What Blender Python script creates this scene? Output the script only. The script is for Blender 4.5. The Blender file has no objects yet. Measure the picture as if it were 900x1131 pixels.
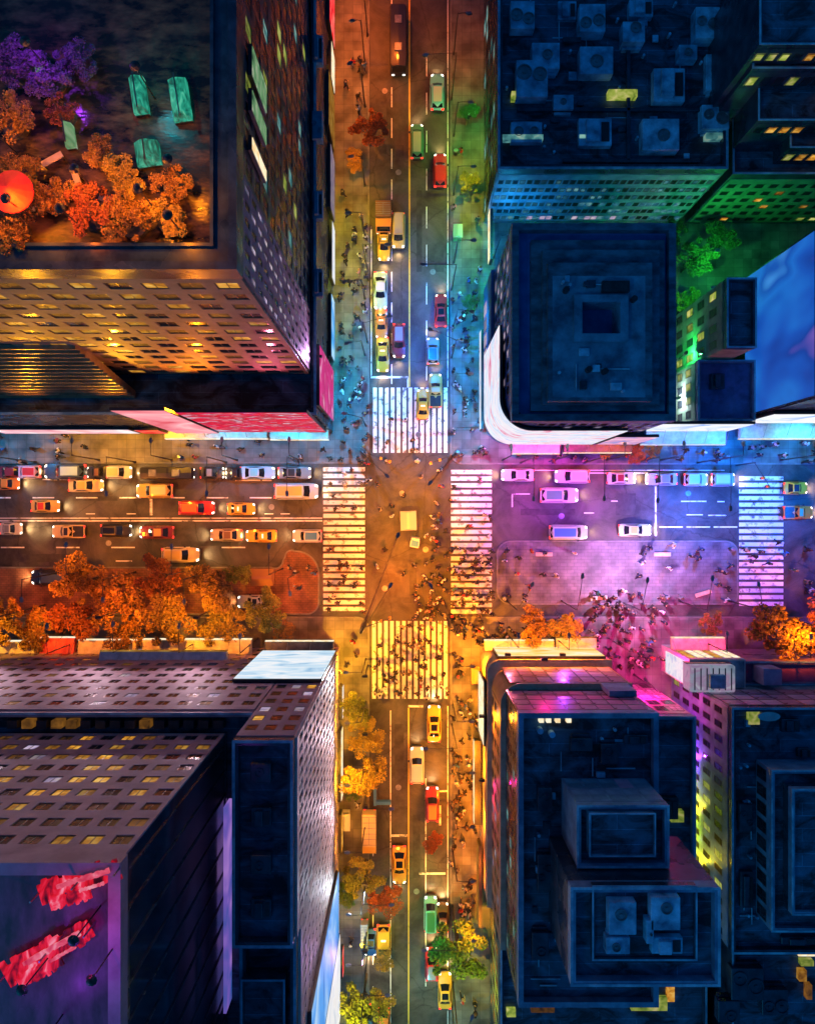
import bpy, bmesh, math, random
from mathutils import Vector, Matrix
SC = bpy.context.scene
COL = SC.collection
PI = math.pi
# ------------------------------------------------------------------ camera, sky, moon, exposure
H = 100.0                                     # camera height above the crossing (m)
S = 0.12                                      # metres per photograph pixel on the ground
cd = bpy.data.cameras.new("camera"); cam = bpy.data.objects.new("camera", cd); COL.objects.link(cam)
cam.location = (0, 0, H); cam.rotation_euler = (0, 0, 0)
cd.sensor_fit = 'HORIZONTAL'; cd.sensor_width = 36; cd.lens = 36*H/(900*S)
cd.clip_start = 0.5; cd.clip_end = 2000
SC.camera = cam
SUN_EL, SUN_ROT = math.radians(34), math.radians(230)
w = bpy.data.worlds.new("World"); SC.world = w; w.use_nodes = True
nt = w.node_tree
sky = nt.nodes.new('ShaderNodeTexSky'); sky.sky_type = 'NISHITA'; sky.sun_disc = False
sky.sun_elevation = SUN_EL; sky.sun_rotation = SUN_ROT
tint = nt.nodes.new('ShaderNodeMixRGB'); tint.blend_type = 'MULTIPLY'; tint.inputs[0].default_value = 1
tint.inputs[2].default_value = (.02, .47, 1, 1)
bg = nt.nodes['Background']
nt.links.new(sky.outputs[0], tint.inputs[1]); nt.links.new(tint.outputs[0], bg.inputs[0])
bg.inputs[1].default_value = 0.080
sl = bpy.data.lights.new("moon", 'SUN'); sl.energy = 0.16; sl.angle = math.radians(.5); sl.color = (.15, .6, 1)
moon = bpy.data.objects.new("moon", sl); COL.objects.link(moon)
moon.rotation_euler = (math.radians(90)-SUN_EL, 0, -SUN_ROT+PI)
SC.view_settings.view_transform = 'Standard'; SC.view_settings.look = 'None'
SC.view_settings.exposure = 0.0; SC.view_settings.gamma = 1.0; SC.view_settings.use_curve_mapping = False
SC.cycles.use_denoising = True
SC.cycles.max_bounces = 4; SC.cycles.diffuse_bounces = 2; SC.cycles.glossy_bounces = 2
SC.cycles.transparent_max_bounces = 4
SC.cycles.caustics_reflective = False; SC.cycles.caustics_refractive = False
SC.cycles.sample_clamp_indirect = 4
LP = 0.70                                      # overall power of the lamps

# ------------------------------------------------------------------ helpers
def k(h): return (H-h)/H
def X(px, h=0): return (px-450)*S*k(h)
def Y(py, h=0): return (565.5-py)*S*k(h)
def rect(px0, py0, px1, py1, h=0):            # photo rectangle at height h -> x0,x1,y0,y1
    return X(px0, h), X(px1, h), Y(py1, h), Y(py0, h)

def tag(o, label=None, cat=None, group=None, kind=None):
    if label: o['label'] = label
    if cat: o['category'] = cat
    if group: o['group'] = group
    if kind: o['kind'] = kind
    return o
def empty(name, loc, rz=0, label=None, cat=None, group=None):
    o = bpy.data.objects.new(name, None); COL.objects.link(o); o.location = loc; o.rotation_euler = (0, 0, rz)
    o.empty_display_size = .2
    return tag(o, label, cat, group)
def link(name, me, mats, parent=None, loc=None):
    o = bpy.data.objects.new(name, me); COL.objects.link(o)
    for m in (mats if isinstance(mats, (list, tuple)) else [mats]):
        if m is not None: me.materials.append(m)
    if parent: o.parent = parent
    if loc: o.location = loc
    return o
class MB:
    def __init__(s): s.bm = bmesh.new()
    def box(s, x0, x1, y0, y1, z0, z1, mi=0):
        v = [s.bm.verts.new(p) for p in ((x0,y0,z0),(x1,y0,z0),(x1,y1,z0),(x0,y1,z0),(x0,y0,z1),(x1,y0,z1),(x1,y1,z1),(x0,y1,z1))]
        for f in ((0,3,2,1),(4,5,6,7),(0,1,5,4),(1,2,6,5),(2,3,7,6),(3,0,4,7)):
            s.bm.faces.new([v[i] for i in f]).material_index = mi
        return s
    def quad(s, pts, mi=0):
        f = s.bm.faces.new([s.bm.verts.new(p) for p in pts]); f.material_index = mi; return s
    def prism(s, poly, z0, z1, mi=0, mitop=None):
        n = len(poly)
        a = [s.bm.verts.new((x, y, z0)) for x, y in poly]; b = [s.bm.verts.new((x, y, z1)) for x, y in poly]
        s.bm.faces.new(a[::-1]).material_index = mi
        s.bm.faces.new(b).material_index = mi if mitop is None else mitop
        for i in range(n):
            s.bm.faces.new([a[i], a[(i+1) % n], b[(i+1) % n], b[i]]).material_index = mi
        return s
    def tube(s, p, q, r0, r1, n=8, mi=0):
        p, q = Vector(p), Vector(q); d = (q-p).normalized()
        u = d.orthogonal().normalized(); v = d.cross(u)
        a = [s.bm.verts.new(p+(u*math.cos(t)+v*math.sin(t))*r0) for t in [2*PI*i/n for i in range(n)]]
        b = [s.bm.verts.new(q+(u*math.cos(t)+v*math.sin(t))*r1) for t in [2*PI*i/n for i in range(n)]]
        s.bm.faces.new(a[::-1]).material_index = mi; s.bm.faces.new(b).material_index = mi
        for i in range(n):
            s.bm.faces.new([a[i], a[(i+1) % n], b[(i+1) % n], b[i]]).material_index = mi
        return s
    def loft(s, rings, mi=0, cap=True):
        R = [[s.bm.verts.new(p) for p in r] for r in rings]; n = len(R[0])
        for a, b in zip(R, R[1:]):
            for i in range(n):
                s.bm.faces.new([a[i], a[(i+1) % n], b[(i+1) % n], b[i]]).material_index = mi
        if cap:
            s.bm.faces.new(R[0][::-1]).material_index = mi; s.bm.faces.new(R[-1]).material_index = mi
        return s
    def mesh(s, name, smooth=False, bevel=0):
        if bevel:
            bmesh.ops.bevel(s.bm, geom=s.bm.edges[:], offset=bevel, segments=1, affect='EDGES')
        bmesh.ops.recalc_face_normals(s.bm, faces=s.bm.faces[:])
        if smooth:
            for f in s.bm.faces: f.smooth = True
        me = bpy.data.meshes.new(name); s.bm.to_mesh(me); s.bm.free(); return me
    def obj(s, name, mats, parent=None, loc=None, smooth=False, bevel=0):
        return link(name, s.mesh(name, smooth, bevel), mats, parent, loc)

# ------------------------------------------------------------------ materials
def newmat(name):
    m = bpy.data.materials.new(name); m.use_nodes = True
    return m, m.node_tree, m.node_tree.nodes['Principled BSDF']
def pm(name, c1, c2=None, scale=1.0, rough=.6, metal=0, bump=0, spec=.5, detail=4, lo=.35, hi=.65, stretch=None, rvar=0):
    m, t, b = newmat(name); L = t.links.new
    b.inputs['Roughness'].default_value = rough; b.inputs['Metallic'].default_value = metal
    b.inputs['Specular IOR Level'].default_value = spec
    if c2 is None: b.inputs['Base Color'].default_value = (*c1, 1); return m
    tc = t.nodes.new('ShaderNodeTexCoord'); n = t.nodes.new('ShaderNodeTexNoise')
    src = tc.outputs['Object']
    if stretch:
        mp = t.nodes.new('ShaderNodeMapping'); mp.inputs['Scale'].default_value = stretch; L(src, mp.inputs[0]); src = mp.outputs[0]
    n.inputs['Scale'].default_value = scale; n.inputs['Detail'].default_value = detail; n.inputs['Roughness'].default_value = .6
    L(src, n.inputs['Vector'])
    r = t.nodes.new('ShaderNodeValToRGB'); r.color_ramp.elements[0].position = lo; r.color_ramp.elements[1].position = hi
    r.color_ramp.elements[0].color = (*c1, 1); r.color_ramp.elements[1].color = (*c2, 1)
    L(n.outputs['Fac'], r.inputs[0]); L(r.outputs[0], b.inputs['Base Color'])
    if rvar:
        n2 = t.nodes.new('ShaderNodeTexNoise'); n2.inputs['Scale'].default_value = scale*.35; n2.inputs['Detail'].default_value = 3; L(src, n2.inputs['Vector'])
        mr = t.nodes.new('ShaderNodeMapRange'); mr.inputs[1].default_value = .4; mr.inputs[2].default_value = .62
        mr.inputs[3].default_value = max(.08, rough-rvar); mr.inputs[4].default_value = rough+rvar*.5
        L(n2.outputs['Fac'], mr.inputs[0]); L(mr.outputs[0], b.inputs['Roughness'])
    if bump:
        n3 = t.nodes.new('ShaderNodeTexNoise'); n3.inputs['Scale'].default_value = scale*6; n3.inputs['Detail'].default_value = 3; L(src, n3.inputs['Vector'])
        bp = t.nodes.new('ShaderNodeBump'); bp.inputs['Strength'].default_value = bump; bp.inputs['Distance'].default_value = .05
        L(n3.outputs['Fac'], bp.inputs['Height']); L(bp.outputs[0], b.inputs['Normal'])
    return m
def em(name, c, st):
    m, t, b = newmat(name)
    b.inputs['Base Color'].default_value = (*[x*.3 for x in c], 1); b.inputs['Emission Color'].default_value = (*c, 1)
    b.inputs['Emission Strength'].default_value = st; return m
def lit(name, cols, st, scale=1.0, stretch=(1, 1, 1), var=0, detail=2, dist=.6):   # a screen or lit window with a moving-picture pattern
    m, t, b = newmat(name); L = t.links.new
    tc = t.nodes.new('ShaderNodeTexCoord'); mp = t.nodes.new('ShaderNodeMapping'); mp.inputs['Scale'].default_value = stretch
    n = t.nodes.new('ShaderNodeTexNoise'); n.inputs['Scale'].default_value = scale; n.inputs['Detail'].default_value = detail
    n.inputs['Distortion'].default_value = dist
    L(tc.outputs['Object'], mp.inputs[0]); src = mp.outputs[0]
    oi = t.nodes.new('ShaderNodeObjectInfo')
    if var:
        va = t.nodes.new('ShaderNodeVectorMath'); va.operation = 'ADD'
        cb = t.nodes.new('ShaderNodeCombineXYZ'); ml = t.nodes.new('ShaderNodeMath'); ml.operation = 'MULTIPLY'; ml.inputs[1].default_value = 37
        L(oi.outputs['Random'], ml.inputs[0])
        for i in range(3): L(ml.outputs[0], cb.inputs[i])
        L(src, va.inputs[0]); L(cb.outputs[0], va.inputs[1]); src = va.outputs[0]
    L(src, n.inputs['Vector'])
    r = t.nodes.new('ShaderNodeValToRGB'); e = r.color_ramp.elements
    while len(e) < len(cols): e.new(.5)
    for i, c in enumerate(cols):
        e[i].position = .28+.44*i/max(1, len(cols)-1); e[i].color = (*c, 1)
    L(n.outputs['Fac'], r.inputs[0]); L(r.outputs[0], b.inputs['Emission Color'])
    b.inputs['Base Color'].default_value = (.02, .02, .02, 1); b.inputs['Roughness'].default_value = .6; b.inputs['Specular IOR Level'].default_value = .06
    if var:
        mr = t.nodes.new('ShaderNodeMapRange'); mr.inputs[3].default_value = st*(1-var); mr.inputs[4].default_value = st
        L(oi.outputs['Random'], mr.inputs[0]); L(mr.outputs[0], b.inputs['Emission Strength'])
    else: b.inputs['Emission Strength'].default_value = st
    return m
def paver(name, c1, c2, mortar, bw, bh, rough=.5, offset=0.0, msize=.02):
    m, t, b = newmat(name); L = t.links.new
    tc = t.nodes.new('ShaderNodeTexCoord'); br = t.nodes.new('ShaderNodeTexBrick')
    br.offset = offset; br.inputs['Scale'].default_value = 1; br.inputs['Brick Width'].default_value = bw; br.inputs['Row Height'].default_value = bh
    br.inputs['Mortar Size'].default_value = msize; br.inputs['Color1'].default_value = (*c1, 1); br.inputs['Color2'].default_value = (*c2, 1); br.inputs['Mortar'].default_value = (*mortar, 1)
    L(tc.outputs['Object'], br.inputs['Vector'])
    n = t.nodes.new('ShaderNodeTexNoise'); n.inputs['Scale'].default_value = .35; n.inputs['Detail'].default_value = 6; L(tc.outputs['Object'], n.inputs['Vector'])
    r = t.nodes.new('ShaderNodeValToRGB'); r.color_ramp.elements[0].position = .35; r.color_ramp.elements[1].position = .65
    r.color_ramp.elements[0].color = (.4, .4, .4, 1); r.color_ramp.elements[1].color = (1.15, 1.15, 1.15, 1); L(n.outputs['Fac'], r.inputs[0])
    mx = t.nodes.new('ShaderNodeMixRGB'); mx.blend_type = 'MULTIPLY'; mx.inputs[0].default_value = 1
    L(br.outputs['Color'], mx.inputs[1]); L(r.outputs[0], mx.inputs[2]); L(mx.outputs[0], b.inputs['Base Color'])
    mr = t.nodes.new('ShaderNodeMapRange'); mr.inputs[1].default_value = .4; mr.inputs[2].default_value = .6; mr.inputs[3].default_value = .5; mr.inputs[4].default_value = .85; b.inputs['Specular IOR Level'].default_value = .25
    L(n.outputs['Fac'], mr.inputs[0]); L(mr.outputs[0], b.inputs['Roughness'])
    bp = t.nodes.new('ShaderNodeBump'); bp.inputs['Strength'].default_value = .3; bp.inputs['Distance'].default_value = .02
    L(br.outputs['Fac'], bp.inputs['Height']); bp.invert = True; L(bp.outputs[0], b.inputs['Normal'])
    return m
def leafmat(name, cols):
    m, t, b = newmat(name); L = t.links.new
    g = t.nodes.new('ShaderNodeNewGeometry'); r = t.nodes.new('ShaderNodeValToRGB'); e = r.color_ramp.elements
    while len(e) < len(cols): e.new(.5)
    for i, c in enumerate(cols): e[i].position = i/(len(cols)-1); e[i].color = (*c, 1)
    tc = t.nodes.new('ShaderNodeTexCoord'); n = t.nodes.new('ShaderNodeTexNoise'); n.inputs['Scale'].default_value = .55; n.inputs['Detail'].default_value = 2
    L(tc.outputs['Object'], n.inputs['Vector'])
    a = t.nodes.new('ShaderNodeMath'); a.operation = 'MULTIPLY_ADD'; a.inputs[1].default_value = .45; L(g.outputs['Random Per Island'], a.inputs[0])
    mr = t.nodes.new('ShaderNodeMapRange'); mr.inputs[1].default_value = .35; mr.inputs[2].default_value = .65; mr.inputs[3].default_value = 0; mr.inputs[4].default_value = .55
    L(n.outputs['Fac'], mr.inputs[0]); L(mr.outputs[0], a.inputs[2]); L(a.outputs[0], r.inputs[0]); L(r.outputs[0], b.inputs['Base Color'])
    b.inputs['Roughness'].default_value = .7
    return m

M = {}
def asphalt():
    m, t, b = newmat('asphalt'); L = t.links.new
    tc = t.nodes.new('ShaderNodeTexCoord'); v = tc.outputs['Object']
    def noise(s, d, dist=0):
        n = t.nodes.new('ShaderNodeTexNoise'); n.inputs['Scale'].default_value = s; n.inputs['Detail'].default_value = d; n.inputs['Roughness'].default_value = .65; n.inputs['Distortion'].default_value = dist; L(v, n.inputs['Vector']); return n
    n = noise(.22, 9, .6); r = t.nodes.new('ShaderNodeValToRGB'); r.color_ramp.elements[0].position = .36; r.color_ramp.elements[1].position = .66
    r.color_ramp.elements[0].color = (.032, .030, .029, 1); r.color_ramp.elements[1].color = (.105, .098, .092, 1); L(n.outputs['Fac'], r.inputs[0])
    vo = t.nodes.new('ShaderNodeTexVoronoi'); vo.feature = 'DISTANCE_TO_EDGE'; vo.inputs['Scale'].default_value = .085
    n2 = noise(.9, 5); ad = t.nodes.new('ShaderNodeMixRGB'); ad.blend_type = 'ADD'; ad.inputs[0].default_value = .9; L(v, ad.inputs[1]); L(n2.outputs['Color'], ad.inputs[2]); L(ad.outputs[0], vo.inputs['Vector'])
    cr = t.nodes.new('ShaderNodeMapRange'); cr.inputs[1].default_value = .001; cr.inputs[2].default_value = .008; cr.inputs[3].default_value = .6; cr.inputs[4].default_value = 1; L(vo.outputs['Distance'], cr.inputs[0])
    mx = t.nodes.new('ShaderNodeMixRGB'); mx.blend_type = 'MULTIPLY'; mx.inputs[0].default_value = 1; L(r.outputs[0], mx.inputs[1]); L(cr.outputs[0], mx.inputs[2])
    n3 = noise(7, 4); mr = t.nodes.new('ShaderNodeMapRange'); mr.inputs[3].default_value = .7; mr.inputs[4].default_value = 1.3; L(n3.outputs['Fac'], mr.inputs[0])
    m2 = t.nodes.new('ShaderNodeMixRGB'); m2.blend_type = 'MULTIPLY'; m2.inputs[0].default_value = 1; L(mx.outputs[0], m2.inputs[1]); L(mr.outputs[0], m2.inputs[2]); L(m2.outputs[0], b.inputs['Base Color'])
    rr = t.nodes.new('ShaderNodeMapRange'); rr.inputs[1].default_value = .4; rr.inputs[2].default_value = .62; rr.inputs[3].default_value = .45; rr.inputs[4].default_value = .75; L(noise(.13, 4).outputs['Fac'], rr.inputs[0]); L(rr.outputs[0], b.inputs['Roughness'])
    b.inputs['Specular IOR Level'].default_value = .35
    bp = t.nodes.new('ShaderNodeBump'); bp.inputs['Strength'].default_value = .35; bp.inputs['Distance'].default_value = .03; L(n3.outputs['Fac'], bp.inputs['Height']); L(bp.outputs[0], b.inputs['Normal'])
    return m
M['asphalt'] = asphalt()
M['patch'] = pm('asphalt_repair', (.022, .021, .02), (.06, .055, .052), .9, .6, bump=.3, detail=7)
M['soil'] = pm('city_ground', (.04, .04, .042), (.08, .08, .085), .3, .8)
M['sidewalk'] = paver('sidewalk_slabs', (.22, .215, .21), (.16, .155, .15), (.115, .11, .11), 1.2, 1.2, .55)
M['plaza'] = paver('plaza_pavers', (.19, .175, .19), (.15, .14, .155), (.10, .095, .10), .9, .45, .5, .5)
M['brickplaza'] = paver('brick_plaza', (.30, .13, .08), (.24, .11, .07), (.12, .07, .05), .6, .3, .55, .5)
M['kerb'] = pm('kerb_stone', (.2, .195, .19), (.12, .12, .12), 1.2, .7)
M['paint'] = pm('worn_white_paint', (.14, .135, .13), (.82, .81, .79), 1.1, .55, lo=.36, hi=.47, detail=10)
M['yellow'] = pm('worn_yellow_paint', (.35, .22, .03), (.75, .50, .06), 1.5, .55, lo=.28, hi=.45, detail=8)
def roofmat(name, c1, c2, bw, bh, scale, lo=.4, hi=.75):
    m, t, b = newmat(name); L = t.links.new
    tc = t.nodes.new('ShaderNodeTexCoord'); mp = t.nodes.new('ShaderNodeMapping'); mp.inputs['Scale'].default_value = (1, 1.7, 1); L(tc.outputs['Object'], mp.inputs[0])
    n = t.nodes.new('ShaderNodeTexNoise'); n.inputs['Scale'].default_value = scale; n.inputs['Detail'].default_value = 10; n.inputs['Roughness'].default_value = .65; n.inputs['Distortion'].default_value = .8; L(mp.outputs[0], n.inputs['Vector'])
    r = t.nodes.new('ShaderNodeValToRGB'); r.color_ramp.elements[0].position = lo; r.color_ramp.elements[1].position = hi
    r.color_ramp.elements[0].color = (*c1, 1); r.color_ramp.elements[1].color = (*c2, 1); L(n.outputs['Fac'], r.inputs[0])
    br = t.nodes.new('ShaderNodeTexBrick'); br.inputs['Scale'].default_value = 1; br.inputs['Brick Width'].default_value = bw; br.inputs['Row Height'].default_value = bh; br.inputs['Mortar Size'].default_value = .03
    br.inputs['Color1'].default_value = (1, 1, 1, 1); br.inputs['Color2'].default_value = (.72, .75, .8, 1); br.inputs['Mortar'].default_value = (1.9, 1.9, 1.9, 1); L(tc.outputs['Object'], br.inputs['Vector'])
    mx = t.nodes.new('ShaderNodeMixRGB'); mx.blend_type = 'MULTIPLY'; mx.inputs[0].default_value = 1; L(r.outputs[0], mx.inputs[1]); L(br.outputs['Color'], mx.inputs[2]); L(mx.outputs[0], b.inputs['Base Color'])
    mr = t.nodes.new('ShaderNodeMapRange'); mr.inputs[1].default_value = .4; mr.inputs[2].default_value = .65; mr.inputs[3].default_value = .7; mr.inputs[4].default_value = .25; L(n.outputs['Fac'], mr.inputs[0]); L(mr.outputs[0], b.inputs['Roughness'])
    bp = t.nodes.new('ShaderNodeBump'); bp.inputs['Strength'].default_value = .4; bp.inputs['Distance'].default_value = .03; L(br.outputs['Fac'], bp.inputs['Height']); L(bp.outputs[0], b.inputs['Normal'])
    return m
M['roof'] = roofmat('dark_membrane_roof', (.006, .013, .022), (.09, .22, .33), 9, 1.3, .3)
M['roof_blue'] = pm('slate_blue_roof', (.03, .08, .13), (.16, .34, .46), .4, .45, bump=.3, rvar=.2, detail=8)
M['navy'] = pm('navy_cladding', (.010, .02, .034), (.03, .06, .09), .8, .35, rvar=.15)
M['cap'] = pm('pale_blue_coping', (.12, .26, .36), (.34, .56, .66), .5, .5, lo=.4, hi=.62)
M['unit'] = pm('galvanised_unit', (.04, .12, .2), (.36, .72, .92), .6, .5, rvar=.15, detail=6, lo=.3, hi=.7)
M['slate'] = pm('slate_steps', (.02, .045, .07), (.09, .19, .26), .5, .5, bump=.2, rvar=.15, detail=8, stretch=(1, 2, 1))
M['black'] = pm('black_metal', (.012, .012, .014), (.03, .03, .035), 2, .4)
M['steel'] = pm('grey_steel', (.18, .19, .2), (.3, .31, .33), 2, .4, metal=.7)
M['brown'] = pm('brown_stone', (.19, .12, .085), (.30, .20, .15), .5, .7, bump=.25, detail=8)
M['mauve'] = pm('mauve_stone', (.22, .155, .19), (.36, .27, .31), .5, .65, bump=.25, detail=8)
M['palestone'] = pm('pale_stone', (.42, .38, .38), (.62, .58, .56), .6, .6, bump=.2, detail=8)
M['tealwall'] = pm('teal_glass_wall', (.05, .11, .15), (.12, .22, .27), .5, .3, rvar=.1)
M['bluewall'] = pm('blue_grey_wall', (.07, .15, .24), (.18, .33, .46), .6, .5, bump=.2)
M['greenwall'] = pm('greenish_brick_wall', (.10, .16, .11), (.2, .27, .19), .8, .7, bump=.3)
M['goldwall'] = pm('cream_cladding', (.45, .34, .2), (.68, .56, .38), .7, .5, bump=.15)
M['plumwall'] = pm('plum_panel', (.20, .10, .17), (.34, .20, .31), .9, .4, rvar=.15)
M['glassdark'] = pm('dark_window_glass', (.008, .012, .018), (.02, .03, .04), .8, .12)
M['glassblue'] = pm('blue_black_glazing', (.006, .012, .022), (.02, .045, .075), .25, .15, rvar=.08, detail=6)
M['louvre'] = pm('bronze_louvre', (.14, .10, .06), (.27, .2, .13), .8, .45, metal=.2)
M['amber'] = lit('lit_amber_window', [(.22, .07, .005), (.75, .32, .03), (1, .62, .14)], 1.0, 1.2, var=.75)
M['amberdim'] = lit('dim_amber_window', [(.05, .02, .005), (.35, .14, .02)], .8, 1.2, var=.6)
M['palewin'] = lit('pale_lit_window', [(.25, .2, .4), (.65, .5, .75), (.95, .8, .75)], .75, 1.0, var=.7)
M['tealwin'] = lit('teal_lit_window', [(.03, .16, .2), (.15, .5, .5), (.6, .9, .7)], .7, 1.0, var=.8)
M['bluewin'] = lit('blue_lit_window', [(.01, .08, .16), (.03, .22, .35), (.25, .6, .6)], .55, 1.0, var=.8)
M['greenwin'] = lit('green_lit_window', [(.1, .2, .02), (.45, .55, .08), (.9, .8, .3)], .8, 1.0, var=.6)
M['creamsign'] = lit('cream_sign', [(.9, .55, .2), (1, .85, .55), (1, .95, .8)], 1.05, 1.5)
M['whitesign'] = lit('white_sign', [(.55, .65, .9), (.95, .95, 1), (.8, .88, 1)], .85, .8)
M['redsign'] = lit('red_sign', [(.7, .01, .02), (1, .03, .04), (1, .25, .2)], 1.0, .8)
M['trunk'] = pm('bark', (.06, .04, .03), (.14, .1, .07), 3, .9, bump=.4)
M['glass'] = pm('car_glass', (.012, .014, .018), None, rough=.06)
M['tyre'] = pm('tyre_rubber', (.02, .02, .02), (.035, .035, .035), 6, .8)
M['head'] = em('headlight_lens', (1, .93, .78), 4)
M['tail'] = em('taillight_lens', (1, .03, .02), 3)
M['lampglass'] = em('lamp_glass', (1, .8, .5), 3)

# ------------------------------------------------------------------ setting: ground, roads, pavements, markings
def struct(o): o['kind'] = 'structure'; return o
struct(MB().quad([(-600,-600,0),(600,-600,0),(600,600,0),(-600,600,0)]).obj('ground', M['soil']))
def arcpoly(pts):                              # [(px,py,radius_px)] -> rounded polygon in metres
    out = []; n = len(pts)
    P = [(X(a), Y(b)) for a, b, _ in pts]
    for i in range(n):
        r = pts[i][2]*S
        if r <= 0: out.append(P[i]); continue
        p = Vector(P[i]); a = (Vector(P[i-1])-p).normalized(); b = (Vector(P[(i+1) % n])-p).normalized()
        c = p+(a+b)*r; s0 = p+a*r; s1 = p+b*r
        a0 = math.atan2(*(s0-c).yx); a1 = math.atan2(*(s1-c).yx); d = (a1-a0+PI) % (2*PI)-PI
        for j in range(9): out.append((c.x+r*math.cos(a0+d*j/8), c.y+r*math.sin(a0+d*j/8)))
    return out
Z_R = .006
struct(MB().quad([(X(409),-300,Z_R),(X(496),-300,Z_R),(X(496),300,Z_R),(X(409),300,Z_R)]).obj('avenue_road', M['asphalt']))
struct(MB().quad([(-300,Y(680),Z_R+.004),(300,Y(680),Z_R+.004),(300,Y(512),Z_R+.004),(-300,Y(512),Z_R+.004)]).obj('cross_street_road', M['asphalt']))
KH = .13
def slab(name, pts, m):
    poly = arcpoly(pts)
    o = MB().prism(poly, -.05, KH).obj(name, m); struct(o)
    ring = MB(); n = len(poly)                 # kerb stone: a strip along the slab's edge, 4 mm proud
    cx = sum(p[0] for p in poly)/n; cy = sum(p[1] for p in poly)/n
    inn = []
    for i in range(n):
        p = Vector(poly[i]); a = (p-Vector(poly[i-1])); b = (Vector(poly[(i+1) % n])-p)
        na = Vector((-a.y, a.x)).normalized() if a.length > 1e-6 else Vector((0, 0)); nb = Vector((-b.y, b.x)).normalized() if b.length > 1e-6 else Vector((0, 0))
        nn = (na+nb); nn = nn.normalized()*.2/max(.5, math.cos(na.angle(nb, 0)/2)) if nn.length > 1e-6 else Vector((0, 0))
        area = sum(poly[j][0]*poly[(j+1) % n][1]-poly[(j+1) % n][0]*poly[j][1] for j in range(n))
        if area < 0: nn = -nn
        inn.append(p+nn)
    ov = [ring.bm.verts.new((p[0], p[1], KH+.006)) for p in poly]; iv = [ring.bm.verts.new((p.x, p.y, KH+.006)) for p in inn]
    for i in range(n):
        j = (i+1) % n
        try: ring.bm.faces.new([ov[i], ov[j], iv[j], iv[i]])
        except ValueError: pass
    struct(ring.obj(name+'_kerb', M['kerb']))
FAR = 2200
slab('sidewalk', [(-FAR,-FAR,0),(-FAR,512,0),(408,512,14),(408,-FAR,0)], M['sidewalk'])
slab('sidewalk', [(497,-FAR,0),(497,513,14),(FAR,513,0),(FAR,-FAR,0)], M['sidewalk'])
slab('sidewalk', [(-FAR,FAR,0),(408,FAR,0),(408,681,14),(-FAR,681,0)], M['sidewalk'])
slab('sidewalk', [(497,FAR,0),(FAR,FAR,0),(FAR,681,0),(497,681,14)], M['sidewalk'])
slab('brick_plaza_pavement', [(-FAR,626,0),(-FAR,679,0),(353,679,14),(353,608,26),(318,608,8),(308,626,8)], M['brickplaza'])
slab('plaza_pavement', [(548,597,16),(548,668,16),(815,668,10),(815,597,14)], M['plaza'])
Z_M = .016
def marks(name, rects, m):
    b = MB()
    for (a, c, d, e) in rects: b.quad([(X(a),Y(e),Z_M),(X(d),Y(e),Z_M),(X(d),Y(c),Z_M),(X(a),Y(c),Z_M)])
    return struct(b.obj(name, m))
marks('crosswalk_markings', [(412+i*6.5, 428, 412+i*6.5+4.2, 500) for i in range(13)], M['paint'])
marks('crosswalk_markings', [(411+i*6.6, 686, 411+i*6.6+4.0, 772) for i in range(13)], M['paint'])
marks('crosswalk_markings', [(357, 516+i*7.35, 403, 516+i*7.35+4.6) for i in range(22)], M['paint'])
marks('crosswalk_markings', [(498, 519+i*7.35, 543, 519+i*7.35+4.6) for i in range(22)], M['paint'])
marks('crosswalk_markings', [(816, 526+i*7.3, 865, 526+i*7.3+4.5) for i in range(20)], M['paint'])
L = []
L += [(409.5, 250, 410.6, 417), (409.5, 415.4, 450, 417.6), (449.6, 415.4, 451, 428)]
L += [(432, y, 433.2, y+22) for y in range(-40, 410, 34)] + [(470.6, y, 471.6, y+24) for y in range(60, 420, 42)]
L += [(494, -100, 495, 427), (430.8, 785, 432, 1131)] + [(469.6, 860, 470.8, 1000), (469.6, 1030, 470.8, 1090)]
L += [(451, 779, 467, 781.4), (431, 922, 450, 924.6), (463, 964, 492, 966.4), (482, 873, 494, 875), (485, 890, 487, 912), (494, 780, 495, 1200)]
L += [(411.5, y, 412.5, y+16) for y in range(930, 1130, 40)]
L += [(-100, 574.5, 356, 576.0), (-100, 571.8, 356, 572.8)]
L += [(x, 549, x+24, 550.4) for x in range(-60, 350, 48)] + [(x, 604, x+26, 605.4) for x in range(-60, 300, 61)] + [(x, 567, x+10, 568) for x in (95, 140, 292, 310)]
L += [(165.6, 551, 168.4, 569), (152, 522, 208, 523.2), (47, 529, 80, 530.2), (260, 530, 300, 531.2), (130, 630, 150, 631.6), (128, 619, 146, 620.4)]
L += [(723, 537, 725, 592)] + [(x, 553, x+28, 554.4) for x in (752,)] + [(792, 553.4, 800, 554.6), (758, 568, 776, 569.2), (782, 568.6, 802, 569.8)] + [(x, 581.4, x+26, 582.8) for x in (728, 758, 788)]
L += [(565, 545, 566.2, 560), (565, 545, 585, 546.2), (645, 566, 656, 567.2), (646, 522, 720, 523), (560, 519, 800, 519.8), (675, 553, 682, 554)]
marks('lane_markings', L, M['paint'])
Z_M = .0135
prn0 = random.Random(8)
marks('asphalt_repair_patches', [(x, y, x+w_, y+h_) for x, y, w_, h_ in [(415, 525, 24, 9), (452, 612, 8, 46), (425, 660, 30, 6), (60, 548, 70, 5), (230, 548, 40, 4), (200, 598, 55, 5), (20, 612, 60, 9), (330, 520, 4, 60), (575, 562, 60, 7), (680, 545, 22, 24), (770, 575, 30, 8), (555, 680-20, 90, 6), (436, 800, 10, 60), (456, 900, 8, 70), (435, 1010, 12, 40), (474, 960, 14, 20), (415, 100, 12, 70), (460, 210, 6, 90), (480, 270, 10, 30), (436, 160, 10, 40)]], M['patch'])
Z_M = .016
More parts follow.
